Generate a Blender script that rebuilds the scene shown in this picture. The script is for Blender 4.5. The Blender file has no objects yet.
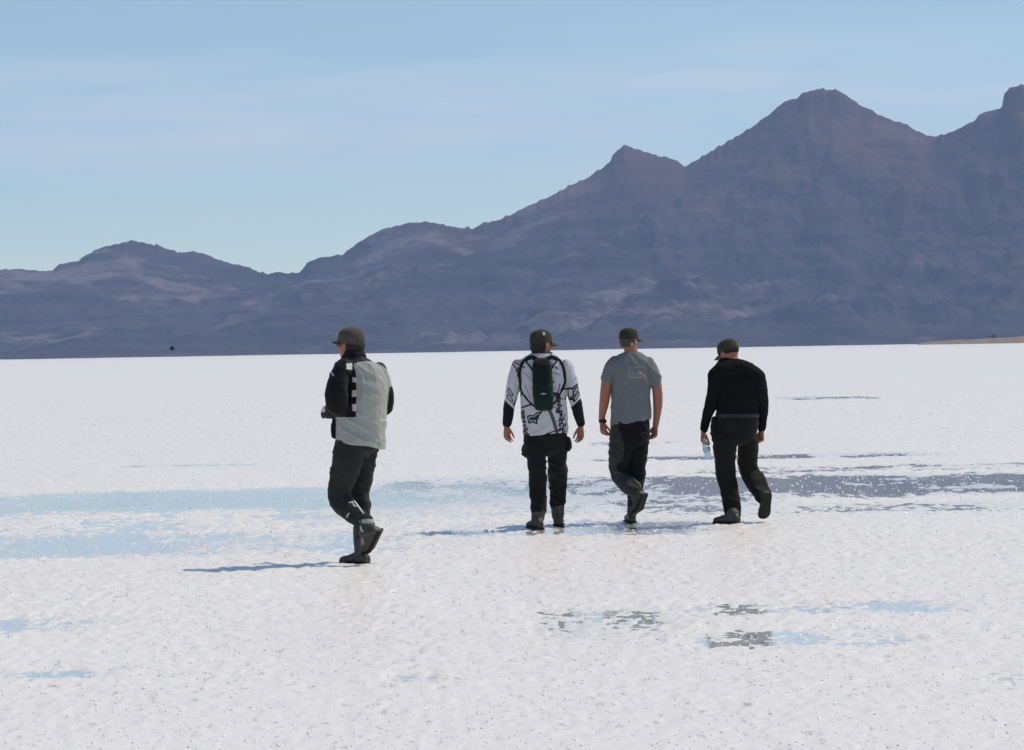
import bpy, bmesh, math, random
import numpy as np
from mathutils import Vector, Matrix
from mathutils.bvhtree import BVHTree

random.seed(7)
R = math.radians
S = bpy.context.scene
COL = S.collection

# ------------------------------------------------------------------ camera
W, H = 1024, 750
F = 2844.0                 # focal length in pixels (about 100 mm on full frame)
CAM_H = 1.62
HOR0, HSL = 350.3, -0.0169  # horizon row at the middle column, slope of the horizon
CAM = Vector((0, 0, CAM_H))
pitch = math.atan((375 - HOR0) / F)
roll = math.atan(-HSL)
fwd = Vector((0, math.cos(pitch), -math.sin(pitch)))
right0 = Vector((1, 0, 0)); up0 = right0.cross(fwd)
right = right0 * math.cos(roll) - up0 * math.sin(roll)
up = up0 * math.cos(roll) + right0 * math.sin(roll)
cam_d = bpy.data.cameras.new('camera'); cam_o = bpy.data.objects.new('camera', cam_d); COL.objects.link(cam_o)
m = Matrix((right, up, -fwd)).transposed().to_4x4(); m.translation = CAM
cam_o.matrix_world = m
cam_d.sensor_width = 36; cam_d.lens = F * 36 / W
cam_d.clip_start = 0.1; cam_d.clip_end = 60000
S.camera = cam_o

def ray(px, py):
    return fwd * F + right * (px - 512) - up * (py - 375)
def at(px, py, Y):                       # the point of the plane y = Y seen at that place of the photograph
    d = ray(px, py); return CAM + d * (Y / d.y)
def ground(px, py, z=0.004):
    d = ray(px, py); return CAM + d * ((z - CAM_H) / d.z)
def hor(px): return HOR0 + HSL * (px - 512)
def to_px(P):                            # P (n,3) -> columns, rows of the photograph
    D = P - np.array(CAM)
    f = D @ np.array(fwd)
    return 512 + F * (D @ np.array(right)) / f, 375 - F * (D @ np.array(up)) / f

# ------------------------------------------------------------------ noise
def _hash(ix, iy, iz):
    n = (ix.astype(np.int64) * 374761393 + iy.astype(np.int64) * 668265263 + iz.astype(np.int64) * 2147483647) & 0xFFFFFFFF
    n = ((n ^ (n >> 13)) * 1274126177) & 0xFFFFFFFF
    n = ((n ^ (n >> 16)) * 2246822519) & 0xFFFFFFFF
    return (n ^ (n >> 15)) & 0xFFFF
def vnoise(x, y, z=None, seed=0):        # smooth value noise in -1..1
    if z is None: z = np.zeros_like(x)
    z = z + seed * 17.13
    x0, y0, z0 = np.floor(x), np.floor(y), np.floor(z)
    fx, fy, fz = x - x0, y - y0, z - z0
    ux, uy, uz = [t * t * t * (t * (t * 6 - 15) + 10) for t in (fx, fy, fz)]
    o = 0
    for i in (0, 1):
        for j in (0, 1):
            for k in (0, 1):
                h = _hash(x0 + i, y0 + j, z0 + k) / 32767.5 - 1
                o = o + h * (ux if i else 1 - ux) * (uy if j else 1 - uy) * (uz if k else 1 - uz)
    return o
def fbm(x, y, z=None, oct=4, seed=0, gain=.5):
    o, a, t = 0, 1, 0
    for i in range(oct):
        o = o + a * vnoise(x * 2**i, y * 2**i, None if z is None else z * 2**i, seed + i * 3); t += a; a *= gain
    return o / t

# ------------------------------------------------------------------ materials
def lin(c): return tuple((v / 12.92 if v <= .04045 else ((v + .055) / 1.055) ** 2.4) for v in c)
def node(nt, t, **k):
    n = nt.nodes.new(t)
    for a, v in k.items(): setattr(n, a, v)
    return n
def mat(name, col, rough=.8, spec=.3, var=.12, scale=40., bump=0., bscale=200., metal=0.):
    M = bpy.data.materials.new(name); M.use_nodes = True; nt = M.node_tree
    b = nt.nodes['Principled BSDF']; b.inputs['Roughness'].default_value = rough
    b.inputs['Specular IOR Level'].default_value = spec; b.inputs['Metallic'].default_value = metal
    tc = node(nt, 'ShaderNodeTexCoord')
    n = node(nt, 'ShaderNodeTexNoise'); n.inputs['Scale'].default_value = scale; n.inputs['Detail'].default_value = 4
    nt.links.new(tc.outputs['Object'], n.inputs['Vector'])
    r = node(nt, 'ShaderNodeMix', data_type='RGBA')
    r.inputs['A'].default_value = (*[c * (1 - var) for c in col], 1); r.inputs['B'].default_value = (*[min(1, c * (1 + var)) for c in col], 1)
    nt.links.new(n.outputs['Fac'], r.inputs['Factor']); nt.links.new(r.outputs['Result'], b.inputs['Base Color'])
    if bump:
        n2 = node(nt, 'ShaderNodeTexNoise'); n2.inputs['Scale'].default_value = bscale; n2.inputs['Detail'].default_value = 3
        nt.links.new(tc.outputs['Object'], n2.inputs['Vector'])
        bp = node(nt, 'ShaderNodeBump'); bp.inputs['Strength'].default_value = bump; bp.inputs['Distance'].default_value = .01
        nt.links.new(n2.outputs['Fac'], bp.inputs['Height']); nt.links.new(bp.outputs['Normal'], b.inputs['Normal'])
    return M
def cloth(name, col, **k):
    k = dict(dict(rough=.9, spec=.12, var=.22, scale=14, bump=.5, bscale=34), **k); m_ = mat(name, col, **k); b = m_.node_tree.nodes['Principled BSDF']; b.inputs['Sheen Weight'].default_value = .07; b.inputs['Sheen Roughness'].default_value = .45; return m_

M = {}
M['skin'] = mat('skin', (.37, .155, .10), rough=.5, spec=.35, var=.12, scale=18)
M['eye'] = mat('eye', (.5, .48, .45), rough=.2, spec=.5, var=.05)
M['hair_dark'] = mat('dark_hair', (.018, .014, .012), rough=.6, var=.4, scale=90, bump=.5)
M['hair_grey'] = mat('grey_hair', (.30, .29, .26), rough=.6, var=.3, scale=90, bump=.5)
M['hair_olive'] = mat('dark_greying_hair', (.060, .058, .042), rough=.6, var=.5, scale=70, bump=.5)
M['cap_olive'] = cloth('olive_grey_cap', (.078, .071, .060))
M['cap_brown'] = cloth('brown_cap', (.045, .040, .030))
M['cap_dark'] = cloth('dark_cap', (.036, .034, .026))
M['cap_green'] = cloth('olive_green_cap', (.050, .050, .034))
M['black'] = cloth('black_fabric', (.012, .012, .014))
M['yoke'] = cloth('charcoal_fabric', (.035, .034, .036))
M['vest'] = cloth('light_grey_fabric', (.35, .36, .335), var=.06)
M['patch'] = cloth('pale_patch', (.62, .62, .62), var=.08)
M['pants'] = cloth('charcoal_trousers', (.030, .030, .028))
M['black_knit'] = cloth('black_knit', (.0075, .0075, .0085), bump=.3)
M['black_knit'].node_tree.nodes['Principled BSDF'].inputs['Sheen Weight'].default_value = 0
M['pants_dark'] = cloth('black_trousers', (.014, .0135, .013))
M['pants_lit'] = cloth('lit_grey_trousers', (.042, .043, .042))  # lighter tone for the lit part of one pair of black trousers
M['boot'] = mat('dark_leather', (.050, .048, .044), rough=.55, spec=.35, var=.75, scale=26, bump=.4, bscale=40)
M['sole'] = mat('black_rubber', (.013, .013, .013), rough=.7, var=.2)
M['sock'] = cloth('pale_ankle_band', (.42, .40, .36))
M['jersey'] = cloth('white_jersey', (.53, .52, .555), var=.07)
M['ink'] = cloth('dark_print', (.035, .030, .038))
M['ink_soft'] = cloth('grey_print', (.12, .115, .13))
M['bag_black'] = cloth('black_nylon', (.012, .015, .015))
M['bag_green'] = cloth('dark_green_nylon', (.010, .022, .0205))
M['strap'] = cloth('black_webbing', (.016, .015, .022))
M['tee'] = cloth('grey_tshirt', (.175, .188, .200), var=.08)
M['tee_print'] = cloth('pale_print', (.29, .30, .31))
M['red'] = cloth('red_print', (.45, .05, .05))
M['belt'] = mat('dark_belt', (.022, .021, .022), rough=.6)
M['glass_dark'] = mat('dark_lens', (.010, .010, .012), rough=.2, spec=.6)
M['glove'] = cloth('pale_grey_glove', (.35, .35, .36), var=.25, scale=60)

# ------------------------------------------------------------------ object helpers
def tag(o, label=None, cat=None, group=None, kind=None):
    for k, v in (('label', label), ('category', cat), ('group', group), ('kind', kind)):
        if v: o[k] = v
    return o
def empty(name, loc):
    o = bpy.data.objects.new(name, None); COL.objects.link(o); o.location = loc; o.empty_display_size = .2; return o
def link(name, me, parent=None, mats=()):
    o = bpy.data.objects.new(name, me); COL.objects.link(o)
    for mm in mats: me.materials.append(mm)
    if parent: o.parent = parent
    return o
def mesh_from(v, f, smooth=True, name='m'):
    me = bpy.data.meshes.new(name); me.from_pydata([tuple(p) for p in v], [], [tuple(q) for q in f]); me.update()
    if smooth: me.polygons.foreach_set('use_smooth', [True] * len(me.polygons))
    return me
def join(*parts):
    V, Fc = [], []
    for v, f in parts:
        o = len(V); V += list(v); Fc += [tuple(i + o for i in q) for q in f]
    return V, Fc
def orient(v, f):                         # closed piece: faces outwards
    vol = 0
    for q in f:
        a = v[q[0]]
        for i in range(1, len(q) - 1): vol += a.dot(v[q[i]].cross(v[q[i + 1]]))
    return (v, f) if vol > 0 else (v, [tuple(reversed(q)) for q in f])
def rings_mesh(rings):
    n = len(rings[0]); v = [p for r in rings for p in r]; f = []
    for i in range(len(rings) - 1):
        for j in range(n):
            a, b = i * n + j, i * n + (j + 1) % n
            f.append((a, b, b + n, a + n))
    f.append(tuple(reversed(range(n)))); f.append(tuple(range((len(rings) - 1) * n, len(rings) * n)))
    c = sum((Vector(p) for p in v), Vector()) / len(v)
    vv = [Vector(p) - c for p in v]
    _, f = orient(vv, f)
    return [Vector(p) for p in v], f
def crom(a, b, c, d, t):
    return .5 * (2 * b + (c - a) * t + (2 * a - 5 * b + 4 * c - d) * t * t + (3 * b - a - 3 * c + d) * t ** 3)
def tube3(rows, n=20, sub=3, cap=True, power=1.0, hint=None, flat=False):
    """rows: (centre Vector, lateral radius, depth radius, tilt); a loft of ellipses along the centres"""
    rr = [(Vector(c), a, b, t) for c, a, b, t in rows]
    if sub > 1 and len(rr) > 1:
        out = []
        for i in range(len(rr) - 1):
            q = [rr[max(i - 1, 0)], rr[i], rr[i + 1], rr[min(i + 2, len(rr) - 1)]]
            for k in range(sub):
                t = k / sub
                out.append((crom(*[x[0] for x in q], t), *[(1 - t) * q[1][j] + t * q[2][j] for j in (1, 2, 3)]))
        out.append(rr[-1]); rr = out
    if cap:
        def ext(e, nb):
            d = (e[0] - nb[0]); d = d.normalized() if d.length > 1e-6 else Vector((0, 0, 1))
            r = min(e[1], e[2])
            return [(e[0] + d * r * s * .8, e[1] * math.sqrt(1 - s * s), e[2] * math.sqrt(1 - s * s), e[3]) for s in (.45, .8, .96)]
        rr = (list(reversed(ext(rr[0], rr[1]))) if cap in (True, 'start') else []) + rr + (ext(rr[-1], rr[-2]) if cap in (True, 'end') else [])
    rings = []; Lp = None
    for i, (c, a, b, t) in enumerate(rr):
        T = rr[min(i + 1, len(rr) - 1)][0] - rr[max(i - 1, 0)][0]; T.normalize()
        if flat: T = Vector((0, 0, -1))
        Vv = hint or Vector((0, 1, 0))
        L = T.cross(Vv)
        if L.length < .25: L = Lp if Lp is not None else T.cross(Vector((0, 0, 1)))
        L = (L - T * L.dot(T)).normalized()
        if Lp is not None and L.dot(Lp) < 0: L = -L
        Lp = L; D = T.cross(L)
        ring = []
        for j in range(n):
            th = 2 * math.pi * j / n; cs, sn = math.cos(th), math.sin(th)
            if power != 1: cs = math.copysign(abs(cs) ** power, cs); sn = math.copysign(abs(sn) ** power, sn)
            p = c + L * a * cs + D * b * sn
            if t: p = p - Vector((0, 0, 1)) * t * (cs * (1 if L.x > 0 else -1))
            ring.append(p)
        rings.append(ring)
    return rings_mesh(rings)
def ellipsoid(c, ax, n=18, m=12):
    """ax: three Vectors (half axes)"""
    rings = []
    for i in range(1, m):
        ph = math.pi * i / m
        rings.append([c + ax[0] * math.sin(ph) * math.cos(2 * math.pi * j / n) + ax[1] * math.sin(ph) * math.sin(2 * math.pi * j / n) + ax[2] * math.cos(ph) for j in range(n)])
    return rings_mesh(rings)

def remesh(parts, voxel, smooth=3, fold=None, origin=Vector((0, 0, 0))):
    v, f = join(*parts)
    me = mesh_from([Vector(p) - origin for p in v], f)
    o = bpy.data.objects.new('tmp', me); COL.objects.link(o)
    r = o.modifiers.new('r', 'REMESH'); r.mode = 'VOXEL'; r.voxel_size = voxel; r.use_smooth_shade = True
    if smooth:
        s = o.modifiers.new('s', 'SMOOTH'); s.factor = .5; s.iterations = smooth
    dg = bpy.context.evaluated_depsgraph_get()
    out = bpy.data.meshes.new_from_object(o.evaluated_get(dg))
    bpy.data.objects.remove(o); bpy.data.meshes.remove(me)
    if fold:
        n = len(out.vertices); P = np.empty(n * 3); out.vertices.foreach_get('co', P); P = P.reshape(-1, 3)
        N = np.array([tuple(x.normal) for x in out.vertices])
        P = P + N * fold(P)[:, None]
        out.vertices.foreach_set('co', P.ravel()); out.update()
    out.polygons.foreach_set('use_smooth', [True] * len(out.polygons))
    return out
def folds(amp, sx, sy, sz, seed, dx=0., sharp=1.6):
    """cloth creases: ridged noise, stretched, sheared by dx so that creases run diagonally"""
    def fn(P):
        x = P[:, 0] * sx; y = P[:, 1] * sy; z = (P[:, 2] + dx * P[:, 0]) * sz
        a = 1 - np.abs(vnoise(x, y, z, seed)); b = 1 - np.abs(vnoise(x * 2.1, y * 2.1, z * 2.1, seed + 5))
        lo = vnoise(P[:, 0] * 6, P[:, 1] * 6, P[:, 2] * 5, seed + 9)
        return amp * ((a ** sharp - .5) * (1 + .5 * lo) + .4 * (b ** sharp - .5) + .5 * lo)
    return fn

class Fig:
    def __init__(s, foot_px, foot_py, name, label):
        s.o = ground(foot_px, foot_py); s.d = s.o.y
        s.sc = F / s.d                     # pixels per metre
        s.root = empty(name, s.o); tag(s.root, label, 'person', 'men walking over the salt flat')
    def p(s, px, py, dy=0.): return at(px, py, s.d + dy)
    def tube(s, rows, grow=0., **k):       # rows: px, py, dy, lateral px, depth m [, tilt px]
        rr = []
        for r in rows:
            rr.append((s.p(r[0], r[1], r[2]), max(.004, r[3] / s.sc + grow), max(.004, (r[4] if r[4] else r[3] / s.sc) + grow), (r[5] / s.sc if len(r) > 5 else 0)))
        return tube3(rr, **k)
    def part(s, name, me, mats, parent=None):
        o = link(name, me, parent or s.root, mats); return o
    def paint(s, me, fn, back=True):
        """material index of each face from where its centre lies on the figure (columns / rows of the traced outline)"""
        n = len(me.polygons); C = np.empty(n * 3); me.polygons.foreach_get('center', C); C = C.reshape(-1, 3)
        N = np.empty(n * 3); me.polygons.foreach_get('normal', N); N = N.reshape(-1, 3)
        x, y = to_px(C + np.array(s.o))
        idx = fn(x, y, N[:, 1] < .25, C)
        me.polygons.foreach_set('material_index', idx.astype(np.int32)); me.update()

def seg_dist(x, y, a, b):
    ax, ay = a; bx, by = b; dx, dy = bx - ax, by - ay
    t = np.clip(((x - ax) * dx + (y - ay) * dy) / (dx * dx + dy * dy + 1e-9), 0, 1)
    return np.hypot(x - ax - t * dx, y - ay - t * dy)
def stroke(x, y, pts, w):
    d = np.full_like(x, 1e9)
    for a, b in zip(pts[:-1], pts[1:]): d = np.minimum(d, seg_dist(x, y, a, b))
    return d < w / 2
def inside(x, y, poly):
    r = np.zeros(len(x), bool); n = len(poly)
    for i in range(n):
        (x1, y1), (x2, y2) = poly[i], poly[(i + 1) % n]
        c = ((y1 > y) != (y2 > y)) & (x < (x2 - x1) * (y - y1) / ((y2 - y1) or 1e-9) + x1)
        r ^= c
    return r

# ------------------------------------------------------------------ head, hand, boot
def head_frame(yaw, pit, rol=0):
    f = Vector((-math.sin(yaw) * math.cos(pit), math.cos(yaw) * math.cos(pit), -math.sin(pit)))
    r = f.cross(Vector((0, 0, 1))).normalized(); u = r.cross(f)
    r2 = r * math.cos(rol) + u * math.sin(rol); u2 = u * math.cos(rol) - r * math.sin(rol)
    return r2, f, u2
def head_parts(c, fr, k=1.0):
    r, f, u = fr
    def E(x, y, z, a, b, d): return ellipsoid(c + (r * x + f * y + u * z) * k, (r * a * k, f * b * k, u * d * k))
    P = [E(0, -.012, .03, .077, .096, .086), E(0, .03, -.035, .064, .064, .082), E(0, .066, -.092, .032, .026, .024),
         E(0, -.02, -.03, .066, .075, .06), E(0, .104, -.022, .014, .02, .024), E(0, .084, .016, .052, .016, .013),
         E(0, .088, -.06, .024, .012, .008), E(0, .087, -.072, .021, .011, .007),
         E(.078, -.004, -.014, .010, .02, .033), E(-.078, -.004, -.014, .010, .02, .033), E(.045, .06, -.03, .026, .03, .026), E(-.045, .06, -.03, .026, .03, .026)]
    eyes = [ellipsoid(c + (r * x + f * .087 + u * -.002) * k, (r * .013 * k, f * .011 * k, u * .008 * k), 10, 8) for x in (-.032, .032)]
    return P, eyes
def cap_dome(c, fr, k=1.0, drop=.0):
    r, f, u = fr; rings = []
    for z, s in ((-.018, 1.0), (-.012, 1.015), (0, 1.015), (.02, .99), (.04, .945), (.058, .85), (.071, .72), (.080, .55), (.0855, .35), (.088, .14)):
        ring = []
        for j in range(28):
            th = 2 * math.pi * j / 28; cs, sn = math.cos(th), math.sin(th)
            dz = .012 * max(0, -sn) * (1 if z < .01 else 0)
            seam = 1 - .012 * abs(math.cos(3 * th)) ** 8
            ring.append(c + (r * .089 * s * cs * seam + f * (.107 * s * sn * seam - .004) + u * (z + .028 - dz - drop)) * k)
        rings.append(ring)
    b = ellipsoid(c + (u * (.117 - drop) + f * -.004) * k, (r * .008, f * .008, u * .005), 8, 6)
    return join(rings_mesh(rings), b)
def cap_brim(c, fr, k=1.0, ln=.075, drop=.0, curve=.022, droop=.012, wide=1.0):
    r, f, u = fr; rings = []
    for i in range(13):
        a = -1 + 2 * i / 12
        x = .078 * a; y0 = .099 * math.sqrt(max(0, 1 - (x / .0895) ** 2)) ; y1 = y0 + ln * (1 - abs(a) ** 3.2) ** .6 + .004
        zz = .012 - curve * a * a - drop
        x *= 1 + (wide - 1) * min(1, abs(a) * 1.3); ring = []
        for t, dz in ((0, 0), (.35, .001), (.7, -.003), (1, -droop), (1, -droop - .006), (.7, -.009), (.35, -.005), (0, -.006)):
            ring.append(c + (r * x + f * (y0 - .008 + (y1 - y0 + .008) * t) + u * (zz + dz)) * k)
        rings.append(ring)
    return rings_mesh(rings)
def hair_back(c, fr, k=1.0, low=-.075, grow=1.0):
    r, f, u = fr; e = []
    rings = []
    for i in range(9):
        z = low + (.03 - low) * i / 8
        s = (.80 + .20 * min(1, i / 3.5)) * grow
        ring = []
        for j in range(24):
            th = math.pi * 2 * j / 24; cs, sn = math.cos(th), math.sin(th)
            y = .098 * s * sn - .014
            if y > -.012: y = -.012 + (y + .012) * .05
            ring.append(c + (r * .0795 * s * cs * (1 if sn < 0 else .96) + f * y + u * z) * k)
        rings.append(ring)
    return rings_mesh(rings)
def hand_parts(w, d, nrm, thumb, k=1.0, curl=.35, spread=.0):
    """w wrist, d towards the fingertips, nrm where the palm faces, thumb the side of the thumb"""
    d = d.normalized(); nrm = (nrm - d * nrm.dot(d)).normalized()
    lat = d.cross(nrm); lat = lat if lat.dot(thumb) > 0 else -lat
    P = [tube3([(w - d * .02 * k, .025 * k, .020 * k, 0), (w + d * .02 * k, .032 * k, .018 * k, 0), (w + d * .055 * k, .040 * k, .016 * k, 0), (w + d * .088 * k, .040 * k, .014 * k, 0)], n=14, hint=nrm)]
    for i, ln in enumerate((.070, .079, .073, .057)):
        o = (1.5 - i) * .0212 * k
        b = w + d * (.080 - .004 * abs(i - 1)) * k + lat * o
        q = [b]; ang = 0; dd = d + lat * (1.5 - i) * (.05 + spread)
        for sgm, c2 in ((.46, curl), (.30, curl * 1.3), (.24, curl * .9)):
            ang += c2; q.append(q[-1] + (dd * math.cos(ang) + nrm * math.sin(ang)).normalized() * ln * sgm * k)
        rad = (.0092, .0086, .0080, .0068)
        P.append(tube3([(q[t], rad[t] * k, rad[t] * k, 0) for t in range(4)], n=8, sub=2, hint=lat))
    t0 = w + d * .022 * k + lat * .026 * k + nrm * .006 * k
    t1 = t0 + (d * .82 + lat * .40 + nrm * .30).normalized() * .040 * k
    t2 = t1 + (d * .85 + lat * .15 + nrm * .42).normalized() * .032 * k
    t3 = t2 + (d * .9 - lat * .1 + nrm * .5).normalized() * .022 * k
    P.append(tube3([(t0, .013 * k, .012 * k, 0), (t1, .0115 * k, .011 * k, 0), (t2, .010 * k, .0095 * k, 0), (t3, .0078 * k, .0075 * k, 0)], n=8, sub=2, hint=nrm))
    return P
FOOT = ((0, .026, .055), (.03, .036, .072), (.14, .040, .095), (.30, .040, .098), (.48, .043, .085), (.64, .049, .068), (.78, .051, .058), (.90, .043, .050), (.97, .028, .040), (1.0, .012, .028))
def boot_parts(heel, toe, upv, shaft, k=1.0, bend=0.):
    """heel / toe on the sole plane; upv away from the sole; shaft: rows (centre, ra, rb, 0) from the ankle upwards"""
    f = toe - heel; L = f.length; f.normalize(); u = (upv - f * upv.dot(f)).normalized(); s = f.cross(u)
    f0, u0 = f, u
    def fr_at(t):                        # the front third of a lifted foot is bent at the ball
        q = max(0, t - .62) * L
        a = bend * min(1, max(0, (t - .58) / .14))
        f1 = f0 * math.cos(a) + u0 * math.sin(a); u1 = u0 * math.cos(a) - f0 * math.sin(a)
        return heel + f0 * min(t, .62) * L + f1 * q, u1
    rings = []
    for t, w, h in FOOT:
        c, u = fr_at(t); ring = []
        for j in range(16):
            th = 2 * math.pi * j / 16; cs, sn = math.cos(th), math.sin(th)
            cx = math.copysign(abs(cs) ** .75, cs); sx = math.copysign(abs(sn) ** .8, sn)
            ring.append(c + s * w * k * cx * (1 if sn < 0 else 1 - .25 * sn) + u * (.012 + h * .5 * k * (1 + sx)))
        rings.append(ring)
    up_ = [rings_mesh(rings), tube3(shaft, n=18)]
    so = []
    for t, w, h in FOOT:
        c, u = fr_at(t * 1.03 - .015); ring = []
        hz = .016 if (t < .32 or t > .45) else .012
        for cx, z in ((1, 0), (1, hz), (.5, hz + .004), (-.5, hz + .004), (-1, hz), (-1, 0), (-.5, -.002), (.5, -.002)):
            ring.append(c + s * (w * k + .005) * cx + u * z)
        so.append(ring)
    return up_, rings_mesh(so)

def make_boot(fig, heel, toe, upv, shaft, voxel=.006, mats=None, paint=None, bend=0.):
    a, b = boot_parts(heel, toe, upv, shaft, 1.0, bend)
    me = remesh(a, voxel, 3, folds(.002, 18, 18, 26, 3), fig.o)
    o = fig.part('boot', me, mats or [M['boot']])
    if paint: fig.paint(me, paint)
    v, f = b
    so = link('sole', mesh_from([p - fig.o for p in v], f, False), o, [M['sole']])
    return o
def trunk(fig, *sets):                    # the body under the clothes
    return [fig.tube([(r[0], r[1], r[2], max(3, r[3] * .86 - 1), r[4] * .8) for r in rows[(2 if len(rows) > 5 else 0):]], flat=True, cap=False) for rows in sets]
def body(fig, parts, eyes, voxel=.0045):
    me = remesh(parts, voxel, 2, None, fig.o)
    ev, ef = join(*eyes)
    bm = bmesh.new(); bm.from_mesh(me); n0 = len(bm.faces)
    vs = [bm.verts.new(p - fig.o) for p in ev]
    for q in ef:
        fc = bm.faces.new([vs[i] for i in q]); fc.material_index = 1; fc.smooth = True
    bm.to_mesh(me); bm.free()
    return fig.part('body', me, [M['skin'], M['eye']])
def put(fig, name, vf, mats, parent=None, smooth=True):
    return fig.part(name, mesh_from([Vector(p) - fig.o for p in vf[0]], vf[1], smooth), mats, parent)
def finish_head(fig, c, fr, k, capmat, hairmat, low=-.075, ln=.075, drop=0, grow=1.0, droop=.012, curve=.022, wide=1.0):
    me = remesh([hair_back(c, fr, k, low, grow)], .006, 4, lambda P: .004 * vnoise(P[:, 0] * 60, P[:, 1] * 60, P[:, 2] * 25, 2), fig.o)
    fig.part('hair', me, [hairmat])
    cp = put(fig, 'cap', cap_dome(c, fr, k, drop), [capmat])
    put(fig, 'brim', cap_brim(c, fr, k, ln, drop, curve, droop, wide), [capmat], cp)
    return cp

X, Z = Vector((1, 0, 0)), Vector((0, 0, 1))

# ================================================================== man in the black and grey jacket
A = Fig(355, 565, 'person', 'man nearest the camera in a black and light grey jacket and olive cap')
hd = Vector((-.78, .63, 0)).normalized(); left = Vector((-hd.y, hd.x, 0))
torso = [(354, 352, .03, 9.5, .070), (354, 357.5, .03, 12.5, .085), (357, 363, .03, 19, .115), (361, 371, .03, 22.5, .145), (365, 386, .03, 23, .165),
         (364, 402, .03, 23.3, .17), (361.8, 418, .03, 25, .17), (361, 432, .03, 25.3, .17), (361, 438, .03, 25.4, .175, 1.0), (361.2, 441, .03, 25.6, .18, 3.2), (361.2, 445.4, .03, 25.4, .178, 5.2)]
armL = [(344, 367, -.08, 9.5, 0), (339.5, 376, -.11, 10.5, 0), (337, 390, -.15, 10.8, 0), (337.5, 403, -.14, 11.2, 0), (338, 408, -.12, 10.2, 0)]
foreL = [(341, 408, -.12, 9.3, 0), (334, 410.5, -.03, 8.6, 0), (329, 411.5, .05, 7.4, 0)]
armR = [(377, 369, .15, 8.5, 0), (381.5, 380, .19, 8.0, 0), (386, 394, .2, 7.3, 0), (386.5, 405, .19, 7.3, 0)]
foreR = [(386.5, 407, .19, 7, 0), (378, 412, .32, 6.4, 0), (369, 412, .42, 5.2, 0)]
jk = [A.tube(torso, flat=True, cap=False), A.tube(armL), A.tube(foreL), A.tube(armR), A.tube(foreR)]
flap = A.tube([(335.5, 419, .07, 3.5, .03), (334.5, 428, .07, 3.8, .035), (335, 436, .07, 3.2, .03)])
me = remesh(jk + [flap], .0055, 8, folds(.011, 8, 8, 11, 11, .6), A.o)
def pj(x, y, bk, C):
    lb = np.interp(y, [361, 364, 373, 383, 417.2, 417.4], [357, 353, 355.8, 356.3, 356.3, 335.8])
    rb = np.interp(y, [361, 366, 386, 387, 416.5, 418], [384, 393, 393, 389.7, 386.6, 400])
    top = np.interp(x, [353, 358, 365, 375, 383, 389], [364.5, 362, 361, 361.5, 366, 372])
    g = (x > lb) & (x < rb) & (y > top)
    i = np.where(g, 1, 0)
    i = np.where((~g) & (y < top + 1) & (x > 346) & (y < 372), 2, i)
    for r in ((346.5, 352.3, 363.2, 369.6), (352.2, 356.4, 377.5, 382.4), (352, 356.4, 390.4, 397), (352, 356.4, 404, 411)):
        i = np.where((x > r[0]) & (x < r[1]) & (y > r[2]) & (y < r[3]) & bk, 3, i)
    i = np.where(stroke(x, y, [(330.5, 371.5), (333, 374.8)], 2.0) & bk & (np.hypot(x - 332, y - 373) > .7), 3, i)
    i = np.where(stroke(x, y, [(380, 419.6), (386.4, 419.8)], .9), 3, i)
    i = np.where((x > 385.8) & (y > 421) & ((y % 6.5) < 3.0), 0, i)
    i = np.where(stroke(x, y, [(356.3, 366), (362, 374), (365, 384)], .7) & bk, 3, i)
    i = np.where((x < 325) & (y > 405) & (y < 412) & (x > 321), 3, i)
    return i
A.paint(me, pj); jacket = A.part('jacket', me, [M['black'], M['vest'], M['yoke'], M['patch']]); jacket['label'] = 'black jacket with a light grey back panel and pale patches'
# legs
legR = [(366, 443, .12, 13, .11), (365, 458, .13, 12, .10), (362.5, 475, .14, 11, .095), (359.5, 492, .16, 10.2, .085), (361, 506, .15, 9.6, .078), (362, 517, .14, 8.8, .07), (361, 528, .13, 7.4, .06)]
legL = [(351, 440, .03, 15.5, .115), (347.5, 458, -.03, 15.3, .11), (344, 474, -.03, 14.4, .10), (339.5, 490, -.01, 12.6, .085), (340, 500, -.02, 11.6, .078), (348.5, 509, -.11, 11.0, .072), (358, 517, -.19, 9.4, .062), (363.5, 521.5, -.23, 7.8, .055)]
pel = [(361, 430, .03, 22, .13), (360, 440, .03, 22, .14), (358, 447, .03, 19, .13)]
me = remesh([A.tube(legL), A.tube(legR), A.tube(pel, flat=True)], .0055, 12, folds(.012, 7, 7, 17, 21, .35), A.o)
def pp(x, y, bk, C):
    i = np.zeros(len(x))
    nf = bk & (C[:, 1] < .1)
    i = np.where(stroke(x, y, [(354.6, 500.6), (358, 505.5), (366.5, 517.5)], 1.2) & nf, 1, i)
    i = np.where((stroke(x, y, [(349.5, 502.5), (353, 502), (353.5, 505), (356, 506)], 1.0) | stroke(x, y, [(346.5, 517), (349, 513.2)], 1.3)) & nf, 1, i)
    return i
A.paint(me, pp); A.part('trousers', me, [M['pants'], M['patch']])
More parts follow.
